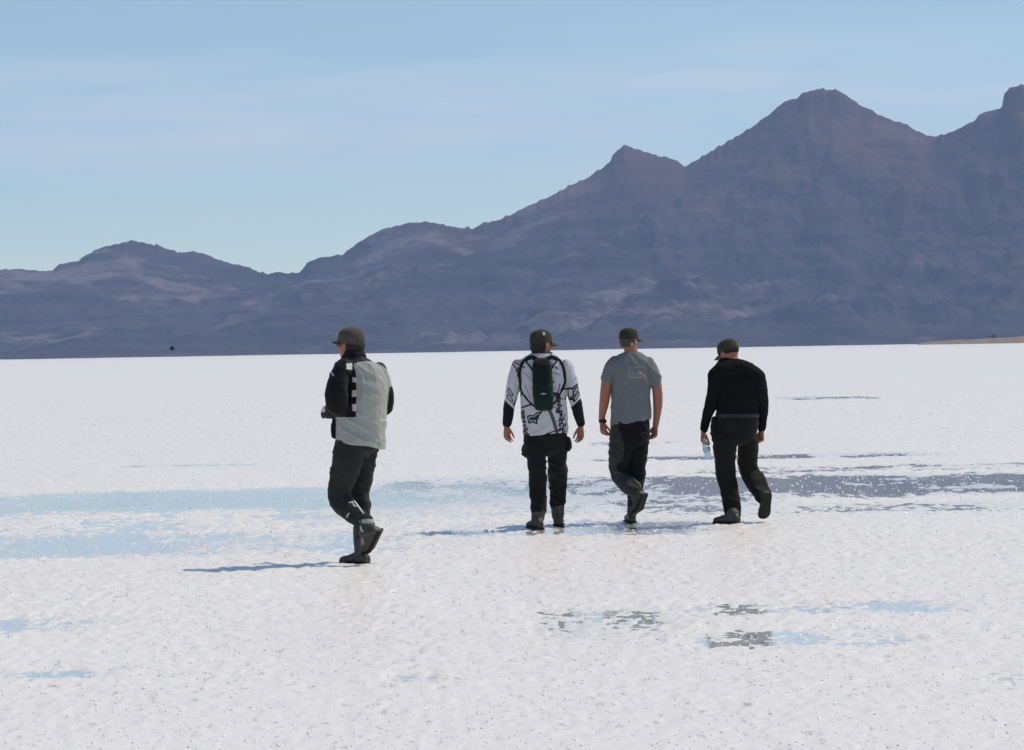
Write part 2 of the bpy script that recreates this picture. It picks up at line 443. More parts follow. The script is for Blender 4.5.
# standing right foot, raised left foot
hR = ground(368.5, 565.4); tR = hR + hd * .285
make_boot(A, hR, tR, Z, [(hR + hd * .075 + Z * .09, .050, .052, 0), (A.p(360.5, 540, .12), .055, .058, 0), (A.p(360.8, 528, .13), .060, .062, 0)])
hL = A.p(382, 531, -.32); tL = A.p(367.5, 561, -.18)
f_ = (tL - hL).normalized(); nS = Vector((-.93, .25, .28)); 
def pb(x, y, bk, C):
    i = np.zeros(len(x))
    i = np.where((y < 523.2) & (x > 362), 1, i); i = np.where((y < 519.0), 3, i)
    i = np.where((stroke(x, y, [(360, 526), (361.5, 530.5), (363, 531)], 1.3) | stroke(x, y, [(357.5, 524), (359.5, 521.5)], 1.2)) & bk, 2, i)
    return i
make_boot(A, hL, tL, nS, [(hL + f_ * .09 + (nS - f_ * nS.dot(f_)).normalized() * .10, .055, .055, 0), (A.p(367.5, 523.5, -.25), .056, .056, 0), (A.p(364.5, 520, -.23), .058, .056, 0)],
          mats=[M['boot'], M['sock'], M['patch'], M['pants']], paint=pb, bend=R(32))
# head and body
fr = head_frame(R(52), R(-5)); cA = A.p(350.8, 343.6, .06)
hp, ey = head_parts(cA, fr)
bd = [A.tube([(r[0], r[1], r[2], r[3] - 4, r[4] - .03 if r[4] else 0) for r in rows]) for rows in (armL, foreL, armR, foreR, legL[:-1], legR[:-1])] + trunk(A, torso, pel)
bd += [A.tube([(350.5, 349, .05, 8, .055), (353, 356, .04, 8.2, .058), (356, 364, .03, 8.5, .06)])]
for foot, hh, tt, uu in ((0, hR, tR, Z), (1, hL, tL, nS)):
    f2 = (tt - hh).normalized(); u2 = (uu - f2 * uu.dot(f2)).normalized()
    bd += [tube3([(hh + f2 * .05 + u2 * .045, .022, .022, 0), (hh + f2 * .13 + u2 * .05, .026, .028, 0), (hh + f2 * .17 + u2 * .045, .022, .018, 0)]),
           tube3([(hh + f2 * .085 + u2 * .05, .02, .02, 0), (hh.lerp(A.p(360.8, 528, .15), .5) + f2 * .05, .02, .02, 0) if foot == 0 else (hh + f2 * .085 + u2 * .06, .02, .02, 0), (A.p(*((360.8, 528, .145) if foot == 0 else (366.5, 522, -.245))), .025, .025, 0)], sub=1)]
wL = A.p(331, 411.5, .06); wR = A.p(369, 412, .42)
bd += hand_parts(wL - hd * .01, hd, Vector((.6, .5, -.3)), Z, .95, .5) + hand_parts(wR, hd + Vector((-.4, 0, 0)), Vector((-.6, -.5, -.3)), Z, .95, .5)
body(A, hp + bd, ey)
gl = remesh(hand_parts(wL - hd * .012, hd, Vector((.6, .5, -.3)), Z, 1.1, .5) , .0055, 2, None, A.o); A.part('glove', gl, [M['yoke']])
finish_head(A, cA, fr, 1.06, M['cap_olive'], M['hair_dark'], -.075, .062, droop=.004, curve=.015)
col = A.tube([(353.5, 349.5, .035, 9.2, .072), (354, 354, .035, 10.5, .08), (355, 359, .03, 12.5, .09)], cap=False)
A.part('collar', remesh([col], .006, 2, folds(.003, 14, 14, 20, 2), A.o), [M['black']], jacket)
r_, f_, u_ = fr
gv = [tube3([(cA + r_ * sgn * .034 + f_ * .098 + u_ * .004, .022, .006, 0), (cA + r_ * sgn * .034 + f_ * .097 + u_ * -.018, .021, .006, 0)], n=12, hint=f_) for sgn in (-1, 1)]
gv += [tube3([(cA + r_ * sgn * .058 + f_ * .09 + u_ * .002, .004, .005, 0), (cA + r_ * sgn * .083 + f_ * .05 + u_ * .002, .004, .005, 0), (cA + r_ * sgn * .086 + f_ * -.01 + u_ * .0, .004, .005, 0)], n=6) for sgn in (-1, 1)]
put(A, 'sunglasses', join(*gv), [M['glass_dark']])

# ================================================================== man with the backpack
B = Fig(537, 529.6, 'person', 'man in a white motocross jersey with dark print, wearing the small backpack')
t0 = .16
torso = [(541, 351.5, t0, 8.5, .066), (541, 356, t0, 15, .085), (541.6, 361.5, t0, 24, .105), (542, 369, t0, 25, .125), (543, 384, t0, 23.6, .142), (543.5, 398, t0, 23.3, .142),
         (544.5, 412, t0, 23.4, .138), (545.2, 426, t0, 23.2, .14), (545.3, 434, t0, 22.6, .14, -1.2)]
armL = [(520, 366.5, t0, 8.3, 0), (515.8, 378, t0, 7.8, 0), (512, 393, t0, 6.7, 0), (509, 408, t0 + .02, 5.3, 0), (506.6, 424, t0 + .06, 4.2, 0)]
armR = [(565, 366.5, t0, 8.3, 0), (569.6, 378, t0, 7.8, 0), (573.2, 393, t0, 6.9, 0), (577.3, 408, t0 + .02, 5.8, 0), (580.8, 424, t0 + .06, 4.3, 0)]
jersey_parts = [B.tube(torso, flat=True, cap=False), B.tube(armL), B.tube(armR)]
me = remesh(jersey_parts, .0034, 14, folds(.008, 8, 8, 12, 31, -.5), B.o)
fox_in = [(527.8, 416.2), (530, 415.4), (533.5, 416), (537, 413), (541.6, 411.8), (538.8, 415.2), (538.2, 418), (536.4, 420.5), (537.2, 423.6), (535.2, 423), (533.2, 421.4), (530.8, 422.6), (528.4, 422.6), (529.6, 420.8), (528, 419.6)]
def pjer(x, y, bk, C):
    i = np.zeros(len(x))
    n1 = vnoise(x * .55, y * .55, seed=3); n2 = vnoise(x * 1.1, y * 1.1, seed=4)
    # speckled print along the right flank and the hem corners
    band = np.clip(1 - np.abs(x - np.interp(y, [394, 410, 434], [556, 559.5, 563.5])) / 5.5, 0, 1) * (y > 392)
    i = np.where((band > .05) & (n1 * .6 + n2 * .4 + band * .85 > .40), np.where(n2 + .5 * n1 > -.05, 1, 2), i)
    band = np.clip(1 - np.abs(x - np.interp(y, [412, 434], [522.6, 526])) / 4, 0, 1) * (y > 410)
    i = np.where((band > .05) & (n1 * .6 + n2 * .4 + band * .9 > .50), np.where(n2 > .0, 1, 2), i)
    soft = (vnoise(x * .28, y * .28, seed=8) + .4 * n1 > .55) & (y < 400) & (x > 550); i = np.where(soft & (n2 > -.1), 2, i)
    def L(pts, w, mi=1):
        nonlocal i
        i = np.where(stroke(x, y, pts, w * 1.3 if w < 2 else w * 1.1) & bk, mi, i)
    L([(549.5, 410), (553.5, 420), (557.3, 434)], 3.0); L([(549.5, 410), (553.5, 420), (557.3, 434)], 1.1, 2)
    L([(522, 407.6), (528, 405.4), (531.5, 404.6)], 1.4)
    L([(546, 434), (553, 431.6), (563, 429)], 1.0)
    L([(514.2, 404.5), (517.6, 398.5), (521.5, 393.5)], 2.3)
    L([(513, 364), (516.5, 369), (519.5, 377)], 1.1); L([(515, 362.5), (521.5, 366), (524.5, 367.5)], 1.0); L([(516, 371), (524, 363)], .9); L([(518, 367), (517.5, 376), (520.5, 380)], .9)
    for q in ([(509, 388), (513, 394.4), (512, 396.4), (507.6, 391)], [(508, 394.5), (512.6, 400), (512, 402.5), (507, 397.5)]): L(q + q[:1], .8)
    L([(564, 388.8), (573, 388.3), (577.2, 384.6)], 1.6); L([(566, 398.4), (573, 399.2)], 2.6); L([(568, 389), (568.6, 398)], .7); L([(572.6, 388), (573.6, 402)], .9)
    for q in ([(573.4, 393), (577.4, 386.4), (578.6, 389), (574, 396.4)], [(574.2, 398.6), (578.8, 391.6), (579.4, 394.6), (574.8, 401.6)]): L(q + q[:1], .8)
    L([(552.6, 372), (560, 375)], .6, 2); L([(524, 372), (531, 380)], .5, 2); L([(525, 385), (530, 398)], .5, 2); L([(560, 384), (557, 396)], .8)
    bd_ = np.full(len(x), False); P = fox_in + fox_in[:1]
    i = np.where(stroke(x, y, P, 4.6) & bk & (y > 410.5), 0, i); i = np.where(inside(x, y, fox_in) & bk, 1, i); i = np.where(stroke(x, y, P, 2.7) & bk, 0, i)
    i = np.where(stroke(x, y, P, 1.5) & bk, 1, i)
    i = np.where(inside(x, y, [(530.5, 417.6), (534, 417.2), (534.4, 419), (531, 419.2)]) & bk, 1, i); i = np.where(inside(x, y, [(535.2, 416.8), (538.2, 414.6), (537.4, 418.4), (535.6, 420.6)]) & bk, 1, i)
    i = np.where((y > 402 + (x - 506.7)) & (x < 514), 3, i); i = np.where((y > 398.7 + (580.4 - x) * .95) & (x > 571.5) & (x > 566 + (y - 395) * .26), 3, i)
    i = np.where((y < 353.6) & bk & (np.abs(x - 541) < 12), 1, i)
    return i
B.paint(me, pjer); jersey = B.part('jersey', me, [M['jersey'], M['ink'], M['ink_soft'], M['black']]); jersey['label'] = 'white long-sleeved jersey with a dark pointed emblem and black cuffs'
bvhJ = BVHTree.FromPolygons([v.co + B.o for v in me.vertices], [tuple(q.vertices) for q in me.polygons])
legL = [(535, 446, t0 - .02, 12.2, .115), (536, 455, t0 - .03, 10.6, .105), (537, 466, t0 - .03, 9.6, .095), (537.4, 480, t0 + .0, 9.3, .085), (538.4, 495, t0 - .04, 9.0, .08), (538.8, 506, t0 - .07, 8.7, .075), (538.8, 510, t0 - .08, 8.3, .072)]
legR = [(556, 446, t0 + .03, 12.2, .115), (557, 455, t0 + .08, 10.6, .105), (557.4, 466, t0 + .15, 9.7, .095), (557.6, 478, t0 + .24, 9.4, .085), (557.6, 490, t0 + .28, 8.7, .078), (557.4, 499, t0 + .30, 8.1, .072), (557.4, 503, t0 + .31, 7.6, .068)]
pel = [(545.3, 430, t0, 21, .125), (545.4, 437, t0, 22.2, .135), (545.6, 446, t0, 21.4, .125)]
pk = [B.tube([(526, 446, t0, 3.5, .05), (524.6, 451, t0, 3.6, .06), (526.5, 456, t0, 2.8, .05)]), B.tube([(568, 439, t0, 3, .05), (569.6, 445, t0, 3.2, .06), (568.5, 450, t0, 2.4, .05)])]
me = remesh([B.tube(legL), B.tube(legR), B.tube(pel, flat=True)] + pk, .0055, 12, folds(.012, 7, 7, 16, 41, .3), B.o)
B.part('trousers', me, [M['pants_dark']])
for hx, hy, dr, sh in ((541.5, 529.8, Vector((-.36, .93, 0)), (538.9, 509, t0 - .08)), (557.6, 526.8, Vector((.06, 1, 0)), (557.4, 501, t0 + .30))):
    h = ground(hx, hy); dr.normalize(); h = h + dr * .02
    make_boot(B, h, h + dr * .285, Z, [(h + dr * .075 + Z * .085, .056, .056, 0), (h.lerp(B.p(*sh), .55) + dr * .05, .060, .060, 0), (B.p(*sh), .066, .066, 0)])
fr = head_frame(R(-46), R(3)); cB = B.p(541.2, 343.4, t0 + .03)
hp, ey = head_parts(cB, fr, 1.05)
bd = [B.tube([(r[0], r[1], r[2], r[3] - 2.6, r[4] - .025 if r[4] else 0) for r in rows]) for rows in (legL, legR)] + trunk(B, torso, pel)
bd += [B.tube([(r[0], r[1], r[2], max(2.6, r[3] - 1.6), 0) for r in rows]) for rows in (armL, armR)]
bd += [B.tube([(541.4, 349, t0 + .02, 6.8, .055), (541, 355, t0 + .01, 6.8, .056), (541, 362, t0, 7.5, .06)])]
for hx, hy, dr, sh in ((541.5, 529.8, Vector((-.36, .93, 0)), (538.9, 509, t0 - .08)), (557.6, 526.8, Vector((.06, 1, 0)), (557.4, 501, t0 + .30))):
    h = ground(hx, hy) + dr * .02
    bd += [tube3([(h + dr * .05 + Z * .045, .022, .022, 0), (h + dr * .13 + Z * .05, .026, .028, 0), (h + dr * .20 + Z * .036, .022, .014, 0)]), tube3([(h + dr * .07 + Z * .05, .026, .026, 0), (B.p(*sh), .04, .04, 0)])]
bd += hand_parts(B.p(506.6, 426.5, t0 + .06), Vector((.02, .04, -1)), Vector((.7, -.75, 0)), Vector((.8, .5, 0)), 1.0, .3)
bd += hand_parts(B.p(580.7, 426.5, t0 + .06), Vector((-.02, .04, -1)), Vector((-.7, -.75, 0)), Vector((-.8, .5, 0)), 1.02, .3)
body(B, hp + bd, ey)
cp = finish_head(B, cB, fr, 1.06, M['cap_brown'], M['hair_dark'], -.088, .075, grow=.98)
e0 = cB + Vector((.022, -.088, .098)); bm_ = tube3([(e0, .010, .004, 0), (e0 + Vector((.004, -.012, -.022)), .010, .004, 0)], n=10)
put(B, 'emblem', bm_, [M['patch']], cp)

# backpack: a thing of its own, worn on the back
bp_o = B.p(543, 411.5, t0 - .2)
bag = empty('backpack', bp_o); tag(bag, 'small dark green and black backpack worn over the white jersey', 'backpack')
def bput(name, me, mats, parent=bag):
    return link(name, me, parent, mats)
def bagtube(rows, **k): return B.tube(rows, power=.65, **k)
zb = t0 - .155
me = remesh([bagtube([(541.6, 362.5, zb + .03, 7.6, .045), (541.8, 367, zb, 9.9, .07), (542.4, 380, zb - .01, 10.3, .08), (542.9, 389, zb - .01, 10.3, .08)])], .005, 4, folds(.004, 12, 12, 14, 51), bp_o)
bput('main_pocket', me, [M['bag_black']])
me = remesh([bagtube([(542.9, 387.5, zb - .02, 10.5, .083), (543.3, 398, zb - .02, 10.3, .085), (543.9, 406, zb - .01, 9.5, .06), (544, 408.4, zb, 8.8, .03)])], .005, 4, folds(.005, 12, 12, 12, 52), bp_o)
low = bput('lower_pocket', me, [M['bag_green']])
bl = BVHTree.FromPolygons([v.co + bp_o for v in me.vertices], [tuple(q.vertices) for q in me.polygons])
def hit(bv, px, py, off):
    d = ray(px, py).normalized(); h = bv.ray_cast(CAM, d)
    return None if h[0] is None else (h[0] + h[1] * off, h[1])
def ribbon(pts, wpx, th, bv, off, n=26):
    rows = []
    P = [Vector((*p, 0)) for p in pts]
    for i in range(len(P) - 1):
        q = [P[max(i - 1, 0)], P[i], P[i + 1], P[min(i + 2, len(P) - 1)]]
        for k in range(6):
            c = crom(*q, k / 6); h = hit(bv, c.x, c.y, off)
            if h: rows.append((h[0], wpx / 2 / B.sc, th, 0))
    return tube3(rows, n=8, sub=1, power=.6)
for nm, pts, w, mt in (('shoulder_strap', [(530.5, 359), (526, 359.8), (521.6, 364), (519.6, 372), (519.6, 381), (521.6, 391)], 2.7, 'strap'), ('shoulder_strap', [(553, 359), (558.6, 360), (562.8, 366), (564.8, 374), (564.2, 383), (561.4, 391)], 2.8, 'strap'),
                   ('waist_strap', [(521.6, 391), (526.5, 398.5), (533, 405.4), (537, 407)], 1.7, 'strap'), ('waist_strap', [(561.4, 391), (557.6, 397.5), (554.6, 403), (550, 406)], 1.7, 'strap'),
                   ('side_strap', [(526.5, 362.5), (529.5, 366), (533.5, 372)], 1.6, 'strap'), ('side_strap', [(549.5, 372), (554.5, 364), (557.5, 360.5)], 1.5, 'strap'),
                   ('yoke_strap', [(525.5, 361.5), (531, 357.8), (536.5, 359.8), (541, 363)], 5.0, 'bag_green'), ('yoke_strap', [(557.5, 360.6), (552, 357.6), (546.5, 359.8), (541.6, 363)], 4.6, 'bag_green')):
    v, f = ribbon(pts, w, .006, bvhJ, .004); bput(nm, mesh_from([p - bp_o for p in v], f), [M[mt]])
h = hit(bl, 543.4, 393.8, .002)
if h:
    v, f = ellipsoid(h[0], (X * .026, Vector((0, .004, 0)), Z * .009)); bput('tag', mesh_from([p - bp_o for p in v], f), [M['ink_soft'] if False else M['tee_print']], low)

# ================================================================== man in the grey t-shirt
C = Fig(631.5, 522.8, 'person', 'man in a grey t-shirt with bare forearms and a dark wristwatch')
t0 = .02
hd = Vector((-.10, .99, 0)).normalized()
torso = [(631, 352, t0, 7.6, .062), (631, 356, t0, 15, .085), (631, 360.5, t0, 21.5, .108), (631.2, 368, t0, 22.5, .128), (631.3, 384, t0, 20.2, .138), (631.3, 398, t0, 19.3, .138), (631, 410, t0, 20, .138), (630.2, 419, t0, 20.4, .138, -2.0), (630, 422.5, t0, 20.4, .136, -3.2)]
slL = [(616.5, 362.5, t0, 8, 0), (611.5, 369, t0, 8.2, 0), (607.2, 379, t0, 6.6, 0)]
slR = [(647, 363, t0, 8, 0), (652, 372, t0, 7.6, 0), (655.2, 384.6, t0, 5.8, 0)]
me = remesh([C.tube(torso, flat=True, cap=False), C.tube(slL), C.tube(slR)], .0045, 12, folds(.012, 8, 8, 7, 63, .9), C.o)
def pt_(x, y, bk, Cc):
    i = np.zeros(len(x)); q = [(629, 367.6), (645.2, 366.6), (645.6, 377.4), (629.4, 378.2)]
    b = bk
    i = np.where(stroke(x, y, q + q[:1], .75) & b, 1, i)
    i = np.where((stroke(x, y, [(632, 370.5), (632.4, 375)], .7) | stroke(x, y, [(635.2, 371.6), (635.8, 374.8)], .9) | stroke(x, y, [(637.4, 374.6), (638.2, 371.6), (639.2, 374.2), (640.4, 371.4), (640.9, 374.4)], .8) | stroke(x, y, [(642.4, 372), (644, 372)], .7) | stroke(x, y, [(642.4, 374), (644, 374)], .7)) & b, 1, i)
    i = np.where(stroke(x, y, [(629.6, 377.6), (641, 377)], 1.2) & (vnoise(x * 1.4, y * 1.4, seed=2) > -.3) & b, 1, i)
    i = np.where(stroke(x, y, [(643.8, 376.2), (643.9, 378.6)], 1.1) & b, 2, i)
    return i
C.paint(me, pt_); tee = C.part('tshirt', me, [M['tee'], M['tee_print'], M['red']]); tee['label'] = 'grey short-sleeved t-shirt with a small framed print on the back'
legR = [(639.5, 438, t0 + .03, 10.5, .11), (638.6, 450, t0 + .05, 10, .105), (637.2, 463, t0 + .07, 9, .095), (636.8, 476, t0 + .09, 8.2, .085), (636, 489, t0 + .06, 7.4, .075), (634, 500, t0 + .03, 6.6, .066), (632.8, 508, t0 + .02, 5.9, .062)]
legL = [(621.5, 438, t0 - .02, 12, .115), (620, 450, t0 - .01, 11.4, .11), (619, 462, t0 + .05, 10.5, .10), (619.6, 472, t0 + .11, 9.8, .088), (624, 480, t0 + .05, 9.2, .08), (631.5, 487.5, t0 - .08, 8.4, .07), (637.5, 493, t0 - .17, 6.8, .058)]
pel = [(630, 418, t0, 18.5, .125), (629.8, 426, t0, 20, .135), (629.6, 438, t0, 20, .135)]
me = remesh([C.tube(legL), C.tube(legR), C.tube(pel, flat=True)], .0055, 12, folds(.012, 7, 7, 15, 71, .5), C.o)
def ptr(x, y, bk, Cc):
    i = np.zeros(len(x)); i = np.where((x < np.interp(y, [424, 436, 450, 461, 464, 470, 474, 500], [616, 622, 624.5, 622, 617, 616, 626, 650])), 1, i)  # light on the left leg is painted in as paler grey
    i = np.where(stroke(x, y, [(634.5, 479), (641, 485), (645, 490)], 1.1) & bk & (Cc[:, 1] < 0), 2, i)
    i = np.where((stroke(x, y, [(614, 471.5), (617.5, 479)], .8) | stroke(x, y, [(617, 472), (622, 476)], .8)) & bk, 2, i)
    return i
C.paint(me, ptr); C.part('trousers', me, [M['black'], M['pants_lit'], M['ink_soft']])
hR = ground(632.6, 523.0); tR = hR + hd * .28
make_boot(C, hR, tR, Z, [(hR + hd * .07 + Z * .085, .048, .05, 0), (C.p(632.4, 512, t0 + .02), .05, .052, 0), (C.p(632.8, 506, t0 + .02), .053, .055, 0)])
hL = C.p(645.6, 494.5, t0 - .27); tL = C.p(637, 519.5, t0 - .15); nS = Vector((-.72, .6, .33)); f_ = (tL - hL).normalized()
make_boot(C, hL, tL, nS, [(hL + f_ * .085 + (nS - f_ * nS.dot(f_)).normalized() * .09, .052, .052, 0), (C.p(639, 493, t0 - .18), .052, .05, 0), (C.p(636.5, 491.5, t0 - .155), .05, .05, 0)], bend=R(30))
fr = head_frame(R(-34), R(7), R(0)); cC = C.p(628.8, 340.0, t0 + .03)
hp, ey = head_parts(cC, fr, .97)
armL = [(613, 368, t0, 6.5, 0), (607.6, 380, t0, 5.9, 0), (605.8, 391, t0, 5.6, 0), (604, 404, t0 + .03, 4.9, 0), (602.2, 415, t0 + .06, 3.5, .026), (601.8, 421, t0 + .07, 3.0, .024)]
armR = [(650, 368, t0, 6.5, 0), (655.6, 382, t0, 5.4, 0), (657.4, 392, t0, 5.1, 0), (657.8, 405, t0 + .03, 4.8, 0), (656.6, 418, t0 + .06, 3.5, .027), (655.6, 425, t0 + .07, 3.1, .025)]
bd = [C.tube([(r[0], r[1], r[2], r[3] - 2.6, r[4] - .025 if r[4] else 0) for r in rows]) for rows in (legL[:-1], legR)] + trunk(C, torso, pel)
bd += [C.tube(armL), C.tube(armR), C.tube([(630.2, 345, t0 + .025, 6.6, .056), (631, 353, t0 + .01, 6.8, .058), (631, 360, t0, 8, .06)])]
for hh, tt, uu, kn in ((hR, tR, Z, (632.8, 506, t0 + .02)), (hL, tL, nS, (636.5, 491.5, t0 - .155))):
    f2 = (tt - hh).normalized(); u2 = (uu - f2 * uu.dot(f2)).normalized()
    bd += [tube3([(hh + f2 * .05 + u2 * .045, .022, .022, 0), (hh + f2 * .13 + u2 * .05, .026, .028, 0), (hh + f2 * .17 + u2 * .045, .022, .018, 0)]), tube3([(hh + f2 * .07 + u2 * .05, .026, .026, 0), (C.p(*kn), .034, .034, 0)])]
bd += hand_parts(C.p(602, 422.5, t0 + .07), Vector((.16, .05, -1)), Vector((.75, -.7, 0)), Vector((.7, .6, 0)), 1.03, .5)
bd += hand_parts(C.p(655.5, 426, t0 + .07), Vector((-.14, .05, -1)), Vector((-.8, -.6, 0)), Vector((-.7, .6, 0)), 1.03, .5)
body(C, hp + bd, ey)
finish_head(C, cC, fr, .96, M['cap_dark'], M['hair_olive'], -.075, .082, drop=.0, grow=.95, curve=.004, droop=.002, wide=1.3)
r_, f_, u_ = fr
for sg in (-1, 1):
    gv = []
    gv.append(ellipsoid(cC + r_ * sg * .066 + f_ * .02 + u_ * -.038, (r_ * .008, f_ * .026, u_ * .038)))
    gv.append(ellipsoid(cC + r_ * sg * .058 + f_ * -.040 + u_ * -.042, (r_ * .014, f_ * .022, u_ * .026)))
    me = remesh(gv, .005, 2, lambda P: .002 * vnoise(P[:, 0] * 80, P[:, 1] * 80, P[:, 2] * 40, 2), C.o)
    C.part('sideburn', me, [M['hair_grey']])
wt = C.p(602.3, 421, t0 + .07)
wv = join(tube3([(wt + Z * .012, .034, .031, 0), (wt - Z * .012, .034, .031, 0)], n=18, cap=False), ellipsoid(wt + Vector((.018, -.034, -.002)), (X * .022, Vector((.0, .010, 0)), Z * .022)))
put(C, 'wristwatch', wv, [M['sole']])

# ================================================================== man in black with the bottle
D = Fig(727, 523.8, 'person', 'man in a black long-sleeved top with bowed head, carrying the water bottle')
t0 = .10
hd = Vector((-.80, .6, 0)).normalized()
torso = [(729.5, 357.6, t0 + .06, 7.5, .066), (730.5, 360, t0 + .05, 11, .08), (732.5, 363.5, t0 + .04, 17, .10), (735, 368, t0 + .02, 23, .118), (736.4, 374, t0 + .01, 25.4, .135), (736.8, 381, t0, 25, .148), (737.3, 392, t0, 22, .158), (737.4, 405, t0, 21, .155), (737.4, 414, t0, 21, .15), (737.3, 417, t0, 21.2, .15)]
armL = [(717, 374.5, t0 - .05, 9.0, .085), (714.4, 389, t0 - .06, 7.6, 0), (711, 404, t0 - .01, 6.3, 0), (706.6, 418, t0 + .04, 5.0, 0), (703.8, 429.5, t0 + .08, 4.0, 0)]
armR = [(755.8, 377, t0 - .04, 9.2, .085), (759.2, 390, t0 - .04, 7.6, 0), (762.4, 404, t0 + .03, 6.3, 0), (762.6, 418, t0 + .06, 5.1, 0), (761.6, 429.5, t0 + .10, 4.0, 0)]
me = remesh([D.tube(torso, flat=True, cap=False), D.tube(armL), D.tube(armR), D.tube([(713.5, 377, t0 - .04, 7, .08), (722, 371, t0 - .03, 9, .105), (736, 369.5, t0 - .02, 10.5, .115), (749, 371.5, t0 - .03, 9.5, .105), (758.5, 379, t0 - .04, 7, .08)])], .0055, 14, folds(.010, 8, 8, 11, 81, .5), D.o)
sw = D.part('sweater', me, [M['black_knit']]); sw['label'] = 'black long-sleeved top'
legL = [(726, 440, t0 - .02, 12.6, .12), (725, 452, t0 - .02, 11.8, .11), (725, 465, t0 + .02, 10.6, .10), (727.2, 480, t0 + .02, 10, .09), (729.6, 494, t0 - .01, 9.3, .082), (731.6, 507, t0 - .03, 8.7, .078), (732.4, 515, t0 - .04, 8.0, .072)]
legR = [(748, 440, t0 + .05, 11.2, .115), (748, 452, t0 + .10, 10.6, .108), (748, 464, t0 + .17, 10.4, .10), (750.5, 474, t0 + .18, 10.4, .09), (756.5, 483.5, t0 + .07, 10, .08), (762, 493, t0 - .05, 8.6, .07), (764.4, 499, t0 - .12, 7.2, .06)]
pel = [(737.3, 415, t0, 21, .142), (737.2, 424, t0, 21.6, .148), (737, 434, t0, 20.6, .135)]
pk = [D.tube([(714.2, 418, t0, 3, .05), (713.4, 427, t0, 3.2, .06), (715, 440, t0, 2.5, .06)])]
me = remesh([D.tube(legL), D.tube(legR), D.tube(pel, flat=True)] + pk, .0055, 12, folds(.012, 7, 7, 15, 91, .4), D.o)
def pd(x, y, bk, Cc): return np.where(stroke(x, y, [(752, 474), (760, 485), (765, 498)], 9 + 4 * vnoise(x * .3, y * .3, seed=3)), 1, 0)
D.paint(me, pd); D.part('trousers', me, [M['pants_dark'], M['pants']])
bv, bf = D.tube([(737.4, 413.2, t0, 22.0, .163), (737.4, 417.2, t0, 22.1, .164)], cap=False, n=36)
put(D, 'belt', (bv, bf), [M['belt']])
hL = ground(739.4, 524.4); tL = hL + hd * .275
make_boot(D, hL, tL, Z, [(hL + hd * .07 + Z * .085, .052, .054, 0), (D.p(733, 512, t0 - .04), .06, .06, 0), (D.p(732.4, 508, t0 - .04), .06, .06, 0)])
hR = D.p(767.6, 493.5, t0 - .24); tR = D.p(763.6, 521.5, t0 - .14); nS = Vector((-.12, .95, .3)); f_ = (tR - hR).normalized()
make_boot(D, hR, tR, nS, [(hR + f_ * .08 + (nS - f_ * nS.dot(f_)).normalized() * .085, .052, .052, 0), (D.p(765, 497, t0 - .13), .052, .052, 0), (D.p(763.6, 494.5, t0 - .09), .052, .052, 0)], bend=R(25))
fr = head_frame(R(38), R(22)); cD = D.p(728.4, 352.4, t0 + .09)
hp, ey = head_parts(cD, fr)
bd = [D.tube([(r[0], r[1], r[2], r[3] - 2.6, r[4] - .025 if r[4] else 0) for r in rows]) for rows in (legL, legR[:-1])] + trunk(D, torso, pel)
bd += [D.tube([(r[0], r[1], r[2], max(2.6, r[3] - 1.5), 0) for r in rows]) for rows in (armL, armR)]
bd += [D.tube([(728.8, 354, t0 + .07, 8.0, .06), (730, 360, t0 + .05, 8.4, .062), (732, 367, t0 + .03, 9, .065)])]
for hh, tt, uu, kn in ((hL, tL, Z, (732.4, 508, t0 - .04)), (hR, tR, nS, (763.6, 494.5, t0 - .09))):
    f2 = (tt - hh).normalized(); u2 = (uu - f2 * uu.dot(f2)).normalized()
    bd += [tube3([(hh + f2 * .05 + u2 * .045, .022, .022, 0), (hh + f2 * .13 + u2 * .05, .026, .028, 0), (hh + f2 * .17 + u2 * .045, .022, .018, 0)]), tube3([(hh + f2 * .07 + u2 * .05, .026, .026, 0), (D.p(*kn), .036, .036, 0)])]
bd += hand_parts(D.p(703.2, 431.5, t0 + .08), Vector((-.05, .0, -1)), Vector((.75, -.4, 0)), Vector((.3, .9, 0)), 1.03, .55)
bd += hand_parts(D.p(761.4, 431, t0 + .10), Vector((-.06, .05, -1)), Vector((-.8, -.6, 0)), Vector((-.5, .8, 0)), 1.0, .7)
body(D, hp + bd, ey)
finish_head(D, cD, fr, 1.03, M['cap_green'], M['hair_dark'], -.035, .07)

# bottle in his left hand
bt = empty('water_bottle', D.p(708, 459, t0 + .03)); tag(bt, 'clear pale blue plastic water bottle hanging tilted from the hand of the man in black', 'bottle')
def clear(name, colr, rough, tr=.75):
    m_ = mat(name, colr, rough=rough, spec=.5, var=.05); b = m_.node_tree.nodes['Principled BSDF']
    b.inputs['Transmission Weight'].default_value = tr; b.inputs['IOR'].default_value = 1.2; return m_
M['pet'] = clear('blue_clear_plastic', (.74, .88, .93), .10, .75); M['cap_blue'] = mat('blue_bottle_cap', (.25, .5, .7), rough=.4)
M['label'] = mat('pale_blue_label', (.48, .66, .74), rough=.5, var=.25, scale=60)
q0, q1 = D.p(704.6, 440, t0 + .03), D.p(708.4, 459, t0 + .03); ax = (q1 - q0).normalized(); Lb = (q1 - q0).length
def lathe(prof, n=24): return tube3([(q0 + ax * t * Lb, r, r, 0) for t, r in prof], n=n, sub=1, cap=False)
def bpt(name, vf, mm): return link(name, mesh_from([p - bt.location for p in vf[0]], vf[1]), bt, [mm])
bpt('bottle_body', lathe(((-.02, .013), (.04, .014), (.10, .022), (.2, .031), (.3, .033), (.34, .031), (.4, .033), (.62, .033), (.68, .030), (.74, .033), (.9, .033), (.97, .030), (1.0, .022))), M['pet'])
bpt('bottle_cap', lathe(((-.10, .012), (-.09, .0155), (-.02, .0155), (-.01, .015))), M['cap_blue'])
